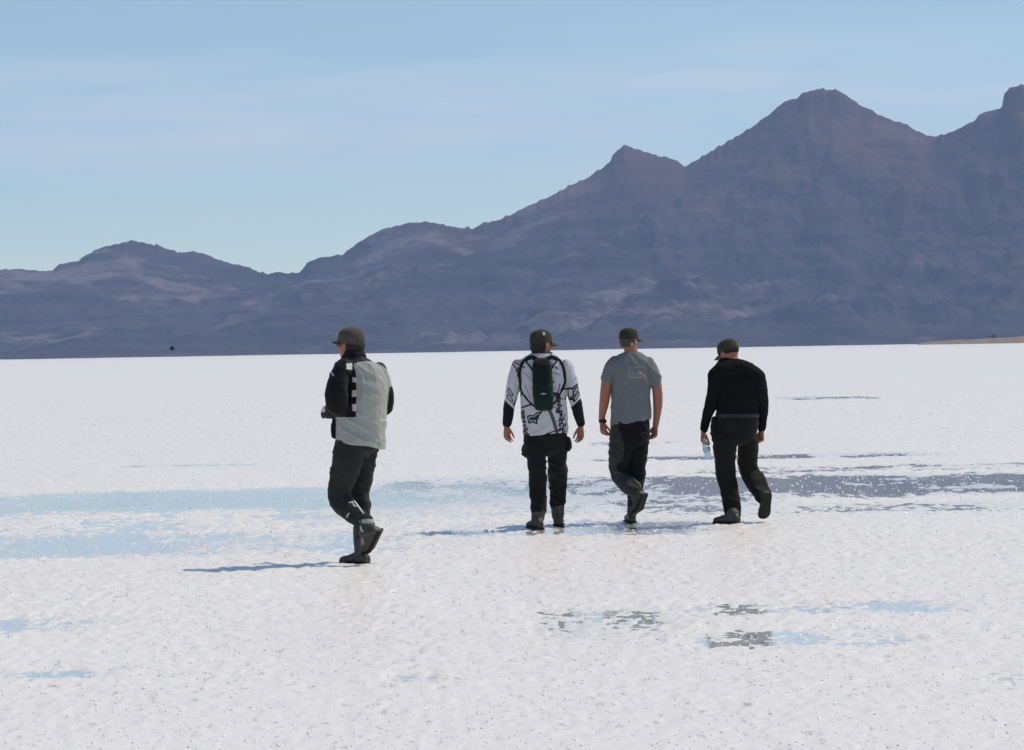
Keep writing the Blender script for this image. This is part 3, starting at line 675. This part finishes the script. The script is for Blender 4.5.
bpt('bottle_label', lathe(((.40, .0335), (.41, .0345), (.60, .0345), (.61, .0335))), M['label'])

# ================================================================== salt flat
def salt_mat():
    m_ = bpy.data.materials.new('salt_crust'); m_.use_nodes = True; nt = m_.node_tree; b = nt.nodes['Principled BSDF']
    b.inputs['Roughness'].default_value = .42; b.inputs['Specular IOR Level'].default_value = .5
    tc = node(nt, 'ShaderNodeTexCoord')
    n1 = node(nt, 'ShaderNodeTexNoise'); n1.inputs['Scale'].default_value = .35; n1.inputs['Detail'].default_value = 6
    n2 = node(nt, 'ShaderNodeTexNoise'); n2.inputs['Scale'].default_value = 1; n2.inputs['Detail'].default_value = 3; n2.inputs['Roughness'].default_value = .65
    for n in (n1, n2): pass
    ms = node(nt, 'ShaderNodeMapping'); ms.inputs['Scale'].default_value = (21, 5.5, 21); nt.links.new(tc.outputs['Object'], ms.inputs['Vector']); nt.links.new(ms.outputs[0], n2.inputs['Vector']); nt.links.new(tc.outputs['Object'], n1.inputs['Vector'])
    r1 = node(nt, 'ShaderNodeValToRGB'); r1.color_ramp.elements[0].position = .3; r1.color_ramp.elements[0].color = (.90, .86, .81, 1); r1.color_ramp.elements[1].position = .65; r1.color_ramp.elements[1].color = (.93, .89, .84, 1)
    nt.links.new(n1.outputs['Fac'], r1.inputs['Fac'])
    r2 = node(nt, 'ShaderNodeValToRGB'); r2.color_ramp.elements[0].position = .27; r2.color_ramp.elements[0].color = (.45, .45, .46, 1); r2.color_ramp.elements[1].position = .40; r2.color_ramp.elements[1].color = (.96, .96, .96, 1); e_ = r2.color_ramp.elements.new(.74); e_.color = (1, 1, 1, 1); e_ = r2.color_ramp.elements.new(.62); e_.color = (.97, .97, .97, 1)
    nt.links.new(n2.outputs['Fac'], r2.inputs['Fac'])
    mx = node(nt, 'ShaderNodeMix', data_type='RGBA', blend_type='MULTIPLY'); mx.inputs['Factor'].default_value = .8
    nt.links.new(r1.outputs['Color'], mx.inputs['A']); nt.links.new(r2.outputs['Color'], mx.inputs['B']); nt.links.new(mx.outputs['Result'], b.inputs['Base Color'])
    wt_ = node(nt, 'ShaderNodeAttribute', attribute_name='wet'); mr_ = node(nt, 'ShaderNodeMapRange'); mr_.inputs['From Min'].default_value = .25; mr_.inputs['From Max'].default_value = .9; mr_.inputs['To Min'].default_value = .2; mr_.inputs['To Max'].default_value = .95
    mq = node(nt, 'ShaderNodeMapRange'); mq.inputs['From Min'].default_value = .15; mq.inputs['From Max'].default_value = .8; mq.inputs['To Min'].default_value = .34; mq.inputs['To Max'].default_value = .14; nt.links.new(wt_.outputs['Fac'], mq.inputs['Value']); nt.links.new(mq.outputs[0], b.inputs['Coat Roughness'])
    nt.links.new(wt_.outputs['Fac'], mr_.inputs['Value']); nt.links.new(mr_.outputs[0], b.inputs['Coat Weight']); b.inputs['Coat IOR'].default_value = 1.33
    b.inputs['Subsurface Weight'].default_value = .7; b.inputs['Subsurface Radius'].default_value = (1, 1, 1.05); b.inputs['Subsurface Scale'].default_value = .10
    n3 = node(nt, 'ShaderNodeTexNoise'); n3.inputs['Scale'].default_value = 30; n3.inputs['Detail'].default_value = 5; nt.links.new(tc.outputs['Object'], n3.inputs['Vector'])
    bp = node(nt, 'ShaderNodeBump'); bp.inputs['Strength'].default_value = .35; bp.inputs['Distance'].default_value = .02
    nt.links.new(n3.outputs['Fac'], bp.inputs['Height']); nt.links.new(bp.outputs['Normal'], b.inputs['Normal'])
    return m_
M['salt'] = salt_mat()

# pools: centre x, centre distance, half width, half depth (metres), depth weight; taken off the photograph once, fixed on the ground
POOLS = []
def pool(x0, x1, y0, y1, w, s=None):
    xm = (x0 + x1) / 2; far, near = ground(xm, y0), ground(xm, y1)
    cy = (far.y + near.y) / 2; k = cy / F
    POOLS.append(((xm - 512) * k, cy, (x1 - x0) / 2 * k, (near.y - far.y) / -2, w))
pool(-180, 500, 487, 519, .98); pool(-180, 480, 528, 563, .95); pool(-180, 520, 508, 540, .62); pool(320, 650, 470, 532, .80)
pool(440, 1330, 470, 501, 1.12); pool(540, 790, 480, 526, .80); pool(520, 1000, 453.2, 460.2, .84); pool(620, 1160, 462, 474, .62); pool(90, 290, 463.5, 467.2, .66); pool(760, 895, 395.8, 400.6, .80)
pool(700, 1250, 498, 514, .60)
pool(620, 985, 598, 618, .68); pool(640, 960, 624, 653, .71); pool(505, 690, 599, 652, .62)
pool(-150, 125, 615, 638, .70); pool(-150, 118, 669, 682, .82); pool(375, 440, 672, 686, .66); pool(930, 1150, 668, 684, .52)
pool(380, 760, 516, 540, .78); pool(560, 720, 440, 447, .6)
def wet(x, y):
    o = np.zeros_like(x)
    for cx, cy, rx, ry, w in POOLS:
        ux = np.clip(1.5 * (1 - (np.abs(x - cx) / rx) ** 2), 0, 1); uy = np.clip(1.15 * (1 - (np.abs(y - cy) / ry) ** 2), 0, 1)
        o = np.maximum(o, w * ux * uy)
    return o
def crust(x, y):
    d = y
    a = fbm(x * 4.5, y * 4.0, oct=2, seed=1); b = vnoise(x * 19, y * 10, seed=4); c = vnoise(x * 1.5, y * 1.1, seed=6)
    e = 1 - np.abs(vnoise(x * 9, y * 6, seed=12)); b2 = vnoise(x * 30, y * 14, seed=14)
    fade = np.clip((116 - d) / 30, 0, 1); near = np.clip((40 - d) / 22, 0, 1)
    nr = .45 + .55 * np.clip((d - 11) / 12, 0, 1)
    amp = 1 + .55 * np.clip(wet(x, y) * 1.6, 0, 1)
    hgt = amp * nr * (.0035 * a * fade + .0085 * b * (.6 + .4 * near) * fade + .0055 * b2 * near + .002 * c * fade + .008 * (e ** 3 - .3) * fade)
    w = wet(x, y) * (1 + .34 * vnoise(x * .8, y * .45, seed=15) + .34 * vnoise(x * 2.2, y * 1.0, seed=16) + .22 * vnoise(x * 4.5, y * 2.2, seed=17))
    return hgt + .0175 * fade - .029 * w + (.004 * (1 - fade))
rows = [-4000, -1500, -600, -250, -100, -40, -15, -3, 4, 7.5, 9]
d = 9.6
while d < 108: rows.append(d); d += .022 + .00115 * d
while d < 14000: rows.append(d); d *= 1.035
rows = np.array(rows)
sl = np.concatenate(([-9000., -3000., -1000., -300., -100., -40., -15.], np.arange(-.285, .2851, .00085), [15., 40., 100., 300., 1000., 3000., 9000.]))
fine = np.abs(sl) < 1
ref = np.maximum(rows, 9.)
Xg = np.where(fine[None, :], sl[None, :] * ref[:, None], 0)
edge = .285 * ref[:, None]
out_ = np.sign(sl)[None, :] * (edge + np.abs(np.where(fine, 0, sl))[None, :])
Xg = np.where(fine[None, :], Xg, out_); Yg = np.repeat(rows[:, None], len(sl), 1)
Zg = np.zeros_like(Xg); k = (rows > 9) & (rows < 118)
Zg[k] = crust(Xg[k], Yg[k]); Zg[~k & (rows <= 9)] = .012; Zg[~k & (rows > 9)] = .004
far = rows > 900
Zg[far] += (.20 + .4 * np.clip((Yg[far] - 2000) / 2000, 0, 1)) * ( np.clip(fbm(Xg[far] / 60, Yg[far] / 300, oct=3, seed=9), 0, 1))
def grid_mesh(name, Xa, Ya, Za, smooth=True):
    nr, nc = Xa.shape; co = np.stack([Xa, Ya, Za], -1).reshape(-1, 3)
    i = np.arange(nr * nc).reshape(nr, nc); q = np.stack([i[:-1, :-1], i[:-1, 1:], i[1:, 1:], i[1:, :-1]], -1).reshape(-1, 4)
    me = bpy.data.meshes.new(name); me.vertices.add(len(co)); me.vertices.foreach_set('co', co.ravel())
    me.loops.add(q.size); me.loops.foreach_set('vertex_index', q.ravel().astype(np.int32))
    me.polygons.add(len(q)); me.polygons.foreach_set('loop_start', np.arange(0, q.size, 4, dtype=np.int32)); me.polygons.foreach_set('loop_total', np.full(len(q), 4, np.int32))
    me.polygons.foreach_set('use_smooth', np.full(len(q), smooth)); me.update(calc_edges=True); me.validate(); return me
gm = grid_mesh('ground', Xg, Yg, Zg)
wa = np.zeros_like(Xg); wa[k] = wet(Xg[k], Yg[k]) * (.75 + .35 * vnoise(Xg[k] * .7, Yg[k] * .35, seed=25))
at_ = gm.attributes.new('wet', 'FLOAT', 'POINT'); at_.data.foreach_set('value', wa.ravel().astype(np.float32))
g = link('ground', gm, None, [M['salt']]); tag(g, 'white salt flat with a rough pebbled crust', None, None, 'structure')

# loose salt crystals lying on the crust
rng = np.random.default_rng(5); NC = 34000
u = rng.random(NC); dc = 10.5 + 105 * u ** 1.7; xc = dc * rng.uniform(-.24, .24, NC)
sz_ = (.0018 + .0040 * rng.random(NC) ** 2.6) * (.55 + np.minimum(dc, 70) / 42); zc = np.maximum(crust(xc, dc), 0.0) + sz_ * .35
Q = rng.normal(size=(NC, 4)); Q /= np.linalg.norm(Q, axis=1)[:, None]; a_, b_, c_, d_ = Q.T
Rm = np.stack([1 - 2 * (c_**2 + d_**2), 2 * (b_*c_ - a_*d_), 2 * (b_*d_ + a_*c_), 2 * (b_*c_ + a_*d_), 1 - 2 * (b_**2 + d_**2), 2 * (c_*d_ - a_*b_), 2 * (b_*d_ - a_*c_), 2 * (c_*d_ + a_*b_), 1 - 2 * (b_**2 + c_**2)], -1).reshape(-1, 3, 3)
cube = np.array([(x, y, z) for x in (-1, 1) for y in (-1, 1) for z in (-1, 1)], float); cf = np.array([(0, 1, 3, 2), (4, 6, 7, 5), (0, 4, 5, 1), (2, 3, 7, 6), (0, 2, 6, 4), (1, 5, 7, 3)])
sh_ = cube[None] * (sz_[:, None] * rng.uniform(.5, 1.2, (NC, 3)) * np.array([1.5, 1.2, .8]))[:, None, :]
Vc = np.einsum('nij,nkj->nki', Rm, sh_) + np.stack([xc, dc, zc], -1)[:, None, :]
qf = (cf[None] + 8 * np.arange(NC)[:, None, None]).reshape(-1, 4)
me = bpy.data.meshes.new('salt_crystals'); me.vertices.add(NC * 8); me.vertices.foreach_set('co', Vc.ravel()); me.loops.add(qf.size); me.loops.foreach_set('vertex_index', qf.ravel().astype(np.int32))
me.polygons.add(len(qf)); me.polygons.foreach_set('loop_start', np.arange(0, qf.size, 4, dtype=np.int32)); me.polygons.foreach_set('loop_total', np.full(len(qf), 4, np.int32)); me.update(calc_edges=True)
M['crystal'] = mat('salt_crystal', (.92, .90, .86), rough=.16, spec=.6, var=.05); cb_ = M['crystal'].node_tree.nodes['Principled BSDF']; cb_.inputs['Subsurface Weight'].default_value = 1; cb_.inputs['Subsurface Radius'].default_value = (1, 1, 1); cb_.inputs['Subsurface Scale'].default_value = .03
tag(link('salt_crystals', me, None, [M['crystal']]), 'loose white salt crystals glinting on the crust', None, None, 'stuff')

# thin water standing in the hollows
wm = bpy.data.materials.new('shallow_water'); wm.use_nodes = True; nt = wm.node_tree; nt.nodes.clear()
out = node(nt, 'ShaderNodeOutputMaterial'); mx = node(nt, 'ShaderNodeMixShader'); fz = node(nt, 'ShaderNodeFresnel'); fz.inputs['IOR'].default_value = 1.33
tr = node(nt, 'ShaderNodeBsdfTransparent'); tr.inputs['Color'].default_value = (.77, .84, .92, 1); gl_ = node(nt, 'ShaderNodeBsdfGlossy'); gl_.inputs['Roughness'].default_value = .02; gl_.inputs['Color'].default_value = (1, 1, 1, 1)
tc = node(nt, 'ShaderNodeTexCoord'); nz = node(nt, 'ShaderNodeTexNoise'); nz.inputs['Scale'].default_value = 9; nz.inputs['Detail'].default_value = 3; nt.links.new(tc.outputs['Object'], nz.inputs['Vector'])
bp = node(nt, 'ShaderNodeBump'); bp.inputs['Strength'].default_value = .04; bp.inputs['Distance'].default_value = .02; nt.links.new(nz.outputs['Fac'], bp.inputs['Height']); nt.links.new(bp.outputs['Normal'], gl_.inputs['Normal'])
nt.links.new(fz.outputs['Fac'], mx.inputs['Fac']); nt.links.new(tr.outputs[0], mx.inputs[1]); nt.links.new(gl_.outputs[0], mx.inputs[2]); nt.links.new(mx.outputs[0], out.inputs['Surface'])
wx = np.array([-24., 24.]); wy = np.array([9.8, 107.])
wme = grid_mesh('water', *np.meshgrid(wx, wy), np.zeros((2, 2)), False)
wo = link('water', wme, None, [wm]); tag(wo, 'thin film of water standing in the hollows of the salt', None, None, 'structure')

# ================================================================== mountains
SKY = [(-700, 300), (-560, 272), (-430, 290), (-330, 262), (-240, 282), (-150, 275), (-60, 272), (0, 269.5), (25, 269), (54, 270.5), (60, 265), (70, 262), (82, 260), (90, 254), (102, 248), (118, 243.5), (134, 240.5), (146, 241.5), (164, 247), (180, 251.5), (204, 252), (216, 257), (226, 261.5), (244, 265.5), (264, 273), (270, 274.5), (277, 271.5), (290, 272.5), (301, 272), (308, 263), (320, 257.5), (345, 254.5), (352, 248), (366, 239), (384, 229), (408, 223.5), (424, 221), (440, 223.5), (456, 226.5), (475, 228), (486, 222), (500, 220), (520, 211), (545, 199), (570, 187), (592, 176), (606, 167), (614, 161), (616, 153.5), (627, 144), (641, 148), (662, 155), (681, 159.5), (687.5, 165), (696, 161.5), (724, 145), (757, 125.5), (778, 110), (790, 99.5), (802, 96.5), (807, 91), (828, 88), (840, 88.5), (849, 94), (865, 103.5), (890, 117), (904, 121), (911, 123), (917, 128), (931, 135.5), (939, 137.5), (956, 131), (978, 120), (983, 113), (991, 111.5), (1006, 106), (1008.5, 93), (1014, 86), (1026, 83.5), (1044, 84), (1062, 96), (1080, 112), (1130, 140), (1200, 170), (1290, 205), (1400, 190), (1500, 220), (1650, 260), (1760, 270)]
sx_ = np.array([p[0] for p in SKY]); sy_ = np.array([p[1] for p in SKY])
cols = np.arange(-680, 1741, 1.3); nrow = 230
el = hor(cols) - np.interp(cols, sx_, sy_)              # pixels above the horizon
jag = 1.0 * vnoise(cols / 6, cols * 0, seed=3) + .7 * vnoise(cols / 2.6, cols * 0, seed=5)
el = el + jag + 2.2 * np.clip(vnoise(cols / 4.2, cols * 0, seed=17), 0, 1) ** 2
lat = (cols - 512) / F
Rd = 8600 + 500 * np.sin(cols / 330.) + 120 * np.sin(cols / 97.) + 500 / (1 + np.exp((cols - 290) / 14.))    # where the crest stands
foot = 6400 + 260 * vnoise(cols / 130, cols * 0, seed=7) + 120 * vnoise(cols / 40, cols * 0, seed=8)
t = np.linspace(0, 1.28, nrow)[:, None]
Ym = foot + (Rd - foot) * t
Hc = el * Rd / F + CAM_H
def sm(v, sg):
    k_ = np.exp(-.5 * (np.arange(-3 * sg, 3 * sg + 1) / sg) ** 2); k_ /= k_.sum(); return np.convolve(np.pad(v, 3 * sg, mode='edge'), k_, 'valid')
lev = [Hc, sm(Hc, 8), sm(Hc, 24), sm(Hc, 70), sm(Hc, 150)]; Hm = np.repeat(Hc[None, :], nrow, 0)
pos = np.clip((1 - t) * 13.0, 0, 3.999)
for i_ in range(nrow):
    a_ = pos[i_, 0]; j_ = int(a_); w_ = a_ - j_
    Hm[i_] = lev[j_] * (1 - w_) + lev[j_ + 1] * w_
s = np.clip(t, 0, 1)
prof = .18 * s + .50 * s ** 1.7 + .32 * s ** 4
back = np.clip((t - 1) / .28, 0, 1)
Xm = lat * Ym
wx_ = Xm / 1000.; wy_ = Ym / 1000.
spur = 1 - np.abs(fbm(wx_ * 1.5 + .3 * vnoise(wx_ * 2, wy_ * 2, seed=2), wy_ * .8, oct=4, seed=21))
gull = 1 - np.abs(vnoise(wx_ * 4 + .6 * vnoise(wx_ * 4, wy_ * 3, seed=5) + wy_ * 1.2, wy_ * 2.6, seed=31))
det = fbm(wx_ * 11, wy_ * 7, oct=4, seed=41)
win = np.clip(s * 4, 0, 1) * np.clip((1 - s) * 5, 0, 1)
Zm = Hm * prof + win * Hm * (.15 * (spur - .68) + .06 * (gull - .6) + .085 * det)
# ledges of harder rock
lay = Zm / 46. + .8 * vnoise(wx_ * 1.2, wy_ * 1.2, seed=61)
fr_ = lay - np.floor(lay); step = np.clip(fr_ * 2.2, 0, 1)
Zm = Zm + np.clip(s * 3, 0, 1) * np.clip((1 - s) * 8, 0, 1) * 6 * (step - fr_)
Zm = np.where(t > 1, Hm * (1 - back ** .8 * .8), Zm)
lim = (Hc[None, :] * (Ym / Rd)) * .985 - 4 * (1 - s)                               # nothing in front of the crest rises into the sky line
Zm = np.where((t < .985), np.minimum(Zm, np.maximum(lim, 1)), Zm)
Zm[0] = -6
def rock():
    m_ = bpy.data.materials.new('mountain_rock'); m_.use_nodes = True; nt = m_.node_tree; b = nt.nodes['Principled BSDF']; b.inputs['Roughness'].default_value = 1; b.inputs['Specular IOR Level'].default_value = .05
    ge = node(nt, 'ShaderNodeNewGeometry')
    def nz(scale, sc=(1, 1, 1), det=6, ro=.6):
        mp = node(nt, 'ShaderNodeMapping'); mp.inputs['Scale'].default_value = [scale * q for q in sc]; nt.links.new(ge.outputs['Position'], mp.inputs['Vector'])
        n = node(nt, 'ShaderNodeTexNoise'); n.inputs['Scale'].default_value = 1; n.inputs['Detail'].default_value = det; n.inputs['Roughness'].default_value = ro; nt.links.new(mp.outputs[0], n.inputs['Vector']); return n
    def ramp(a, ca, b_, cb):
        r = node(nt, 'ShaderNodeValToRGB'); e = r.color_ramp.elements; e[0].position = a; e[0].color = (*ca, 1); e[1].position = b_; e[1].color = (*cb, 1); return r
    n1 = nz(.0016, (1, 1, 1.4)); r1 = ramp(.38, (.040, .036, .050), .64, (.064, .051, .060)); nt.links.new(n1.outputs['Fac'], r1.inputs['Fac'])
    n2 = nz(.007, (.35, .35, 4)); r2 = ramp(.40, (.60, .58, .62), .60, (1.18, 1.12, 1.08)); nt.links.new(n2.outputs['Fac'], r2.inputs['Fac'])
    m1 = node(nt, 'ShaderNodeMix', data_type='RGBA', blend_type='MULTIPLY'); m1.inputs['Factor'].default_value = 1; nt.links.new(r1.outputs['Color'], m1.inputs['A']); nt.links.new(r2.outputs['Color'], m1.inputs['B'])
    # pale scree and outcrops
    n3 = nz(.006, (1, 1, 2.2), 5); n4 = nz(.0011, (1, 1, 1), 2); ad = node(nt, 'ShaderNodeMath', operation='MULTIPLY'); nt.links.new(n3.outputs['Fac'], ad.inputs[0]); nt.links.new(n4.outputs['Fac'], ad.inputs[1])
    r3 = ramp(.30, (0, 0, 0), .40, (1, 1, 1)); nt.links.new(ad.outputs[0], r3.inputs['Fac'])
    m2 = node(nt, 'ShaderNodeMix', data_type='RGBA'); nt.links.new(r3.outputs['Color'], m2.inputs['Factor']); nt.links.new(m1.outputs['Result'], m2.inputs['A']); m2.inputs['B'].default_value = (.155, .128, .135, 1)
    # reddish rock of the upper cones
    sp = node(nt, 'ShaderNodeSeparateXYZ'); nt.links.new(ge.outputs['Position'], sp.inputs[0])
    mr = node(nt, 'ShaderNodeMapRange'); mr.inputs['From Min'].default_value = 250; mr.inputs['From Max'].default_value = 700; nt.links.new(sp.outputs['Z'], mr.inputs['Value'])
    n5 = nz(.0022, (1, 1, 1), 5); mm = node(nt, 'ShaderNodeMath', operation='MULTIPLY'); nt.links.new(mr.outputs[0], mm.inputs[0]); nt.links.new(n5.outputs['Fac'], mm.inputs[1])
    m3 = node(nt, 'ShaderNodeMix', data_type='RGBA'); nt.links.new(mm.outputs[0], m3.inputs['Factor']); nt.links.new(m2.outputs['Result'], m3.inputs['A']); m3.inputs['B'].default_value = (.15, .085, .068, 1)
    nt.links.new(m3.outputs['Result'], b.inputs['Base Color'])
    n6 = nz(.02, (1, 1, 1), 6); bp = node(nt, 'ShaderNodeBump'); bp.inputs['Strength'].default_value = .6; bp.inputs['Distance'].default_value = 25; nt.links.new(n6.outputs['Fac'], bp.inputs['Height']); nt.links.new(bp.outputs['Normal'], b.inputs['Normal'])
    return m_
M['rock'] = rock()
mo = link('mountains', grid_mesh('mountains', Xm, Ym, Zm), None, [M['rock']]); tag(mo, 'bare brown and purple mountain range beyond the salt flat', None, None, 'structure')

# low spit of dry land at the right, with a bush
def strip(name, pts_px, dist, mats):
    pass
dS = 3300.
cs = np.linspace(918, 1500, 260); rws = np.linspace(0, 1, 14)
Xs = ((cs - 512) / F)[None, :] * (dS + 260 * rws[:, None]); Ys = np.repeat((dS + 260 * rws)[:, None], len(cs), 1)
hh = np.interp(cs, [918, 924, 960, 990, 1020, 1100, 1480, 1500], [0, 3.2, 5.0, 6.2, 7.6, 8, 6, 0]) + .5 * vnoise(cs / 7, cs * 0, seed=3) + .3 * vnoise(cs / 2.2, cs * 0, seed=6)
Zs = hh[None, :] * np.sin(np.clip(rws[:, None] * 1.25, 0, 1) * math.pi / 2) ** .6 * np.where(rws[:, None] > .8, 1 - (rws[:, None] - .8) * 3, 1) + .2
Zs[0] = -.5
sm = mat('dry_shore', (.25, .20, .135), rough=1, spec=.05, var=.5, scale=.05); sh = link('shore', grid_mesh('shore', Xs, Ys, Zs), None, [sm]); tag(sh, 'low tan spit of dry land at the right edge of the salt', None, None, 'structure')

def bush(base, wd, ht, n):
    rng = random.Random(3); v, f = [], []
    for i in range(n):
        a = rng.uniform(0, 6.283); r = math.sqrt(rng.random()); z = rng.random() ** .8
        c = Vector((math.cos(a) * r * wd * (1 - .5 * z), math.sin(a) * r * wd * .6 * (1 - .5 * z), ht * (.08 + .9 * z * (1 - .35 * r))))
        s_ = rng.uniform(.25, .6); u_ = Vector((rng.uniform(-1, 1), rng.uniform(-1, 1), rng.uniform(-1, 1))).normalized() * s_; w_ = u_.cross(Vector((rng.uniform(-1, 1), rng.uniform(-1, 1), rng.uniform(-1, 1)))).normalized() * s_ * .7
        o = len(v); v += [c - u_, c + w_, c + u_, c - w_]; f.append((o, o + 1, o + 2, o + 3))
    return v, f
b0 = at(993.6, 337.6, dS + 60)
bu = empty('bush', b0); tag(bu, 'dark lone bush on the tan spit at the right edge', 'bush')
v, f = bush(b0, 5.0, 3.6, 900); link('crown', mesh_from(v, f, False), bu, [mat('dark_foliage', (.055, .042, .022), rough=.9, var=.4, scale=.6)])
tv, tf = [], []
for i in range(5):
    a = i * 1.25; tp = tube3([(Vector((math.cos(a) * .3, math.sin(a) * .3, -.6)), .28, .28, 0), (Vector((math.cos(a) * 1.0, math.sin(a) * .9, 1.6)), .2, .2, 0), (Vector((math.cos(a) * 2.0, math.sin(a) * 1.4, 3.4)), .09, .09, 0)], n=7); tv, tf = join((tv, tf), tp)
link('trunk', mesh_from(tv, tf), bu, [mat('bark', (.09, .065, .045), rough=.95, var=.3, scale=3)])

# small bird hanging over the far edge of the salt
bo = at(171.8, 348, 420.); bi = empty('bird', bo); tag(bi, 'small dark bird in the air just above the salt horizon at the left', 'bird')
bmat = mat('dark_plumage', (.012, .012, .016), rough=.8, var=.2)
bb = tube3([(Vector((.02, 0, .40)), .03, .03, 0), (Vector((0, 0, .30)), .09, .09, 0), (Vector((.02, 0, .16)), .11, .10, 0), (Vector((.05, 0, -.06)), .20, .15, 0), (Vector((.09, 0, -.25)), .15, .11, 0), (Vector((.12, 0, -.42)), .06, .03, 0)], n=12)
bw = [tube3([(Vector((sg * .10, 0, .08)), .12, .03, 0), (Vector((sg * .24 + .03, .05, -.03)), .13, .025, 0), (Vector((sg * .28 + .06, .08, -.22)), .07, .015, 0)], n=10) for sg in (-1, 1)]
link('body', mesh_from(*bb), bi, [bmat])
for w_ in bw: link('wing', mesh_from(*w_), bi, [bmat])

# ================================================================== light, sky, air
AIR, DUST, ALT, OZ, STR, SUN, TINT = 1.3, .6, 3650, .5, .107, 3.3, (.95, 1.015, .99, 1)
SUN_EL, SUN_AZ = R(54), R(66)              # azimuth from +y towards +x
sd = Vector((math.sin(SUN_AZ) * math.cos(SUN_EL), math.cos(SUN_AZ) * math.cos(SUN_EL), math.sin(SUN_EL)))
sun = bpy.data.lights.new('sun', 'SUN'); sun.energy = SUN; sun.angle = R(.53); sun.color = (1, .88, .72)
so = bpy.data.objects.new('sun', sun); COL.objects.link(so); so.rotation_euler = (-sd).to_track_quat('-Z', 'Y').to_euler(); so.location = (0, 0, 50)
wd = bpy.data.worlds.new('World'); S.world = wd; wd.use_nodes = True; nt = wd.node_tree; bg = nt.nodes['Background']
sk = node(nt, 'ShaderNodeTexSky'); sk.sky_type = 'NISHITA'; sk.sun_disc = False; sk.sun_elevation = SUN_EL; sk.sun_rotation = SUN_AZ; sk.altitude = ALT; sk.air_density = AIR; sk.dust_density = DUST; sk.ozone_density = OZ
tc = node(nt, 'ShaderNodeTexCoord')
# thin high cloud, drawn out in level streaks
mp = node(nt, 'ShaderNodeMapping'); mp.inputs['Scale'].default_value = (7, 7, 62); nt.links.new(tc.outputs['Generated'], mp.inputs['Vector'])
cn = node(nt, 'ShaderNodeTexNoise'); cn.inputs['Scale'].default_value = 1; cn.inputs['Detail'].default_value = 6; cn.inputs['Roughness'].default_value = .55; nt.links.new(mp.outputs[0], cn.inputs['Vector'])
cr0 = node(nt, 'ShaderNodeValToRGB'); cr0.color_ramp.elements[0].position = .36; cr0.color_ramp.elements[0].color = (0, 0, 0, 1); cr0.color_ramp.elements[1].position = .72; cr0.color_ramp.elements[1].color = (1, 1, 1, 1); nt.links.new(cn.outputs['Fac'], cr0.inputs['Fac'])
sz = node(nt, 'ShaderNodeSeparateXYZ'); nt.links.new(tc.outputs['Generated'], sz.inputs[0])
cb = node(nt, 'ShaderNodeValToRGB'); e = cb.color_ramp.elements; e[0].position = .045; e[0].color = (.1, .1, .1, 1); e[1].position = .115; e[1].color = (.12, .12, .12, 1)
e1 = cb.color_ramp.elements.new(.068); e1.color = (.8, .8, .8, 1); e1 = cb.color_ramp.elements.new(.088); e1.color = (1, 1, 1, 1)
nt.links.new(sz.outputs['Z'], cb.inputs['Fac'])
cr = node(nt, 'ShaderNodeMix', data_type='RGBA', blend_type='MULTIPLY'); cr.inputs['Factor'].default_value = 1; nt.links.new(cr0.outputs['Color'], cr.inputs['A']); nt.links.new(cb.outputs['Color'], cr.inputs['B'])
cm = node(nt, 'ShaderNodeMix', data_type='RGBA'); cm.inputs['B'].default_value = (7.0, 7.2, 7.6, 1)
nt.links.new(cr.outputs['Result'], cm.inputs['Factor']); nt.links.new(sk.outputs['Color'], cm.inputs['A']); wt2 = node(nt, 'ShaderNodeMix', data_type='RGBA', blend_type='MULTIPLY'); wt2.inputs['Factor'].default_value = 1; wt2.inputs['B'].default_value = TINT; nt.links.new(cm.outputs['Result'], wt2.inputs['A'])
nt.links.new(wt2.outputs['Result'], bg.inputs['Color'])
bg.inputs['Strength'].default_value = STR

hz_b = (-12500, 12500, -4500, 15000, -8, 1150)
v = [Vector((x, y, z)) for x in hz_b[:2] for y in hz_b[2:4] for z in hz_b[4:]]
f = [(0, 1, 3, 2), (4, 6, 7, 5), (0, 4, 5, 1), (2, 3, 7, 6), (0, 2, 6, 4), (1, 5, 7, 3)]
hm = bpy.data.materials.new('air'); hm.use_nodes = True; nt = hm.node_tree; nt.nodes.clear()
ho = node(nt, 'ShaderNodeOutputMaterial'); pv = node(nt, 'ShaderNodeVolumePrincipled'); pv.inputs['Density'].default_value = 4.1e-5; pv.inputs['Color'].default_value = (.42, .61, 1, 1); pv.inputs['Anisotropy'].default_value = 0
nt.links.new(pv.outputs[0], ho.inputs['Volume'])
hz = link('haze', mesh_from(v, f, False), None, [hm]); tag(hz, 'thin blue haze over the salt flat and the mountains', None, None, 'stuff')

# ================================================================== render settings
S.render.engine = 'CYCLES'
c = S.cycles; c.use_denoising = True; c.denoiser = 'OPENIMAGEDENOISE'; c.max_bounces = 8; c.transparent_max_bounces = 12; c.volume_bounces = 1
c.sample_clamp_indirect = 6
S.view_settings.view_transform = 'Standard'; S.view_settings.look = 'None'; S.view_settings.exposure = 0; S.view_settings.gamma = 1
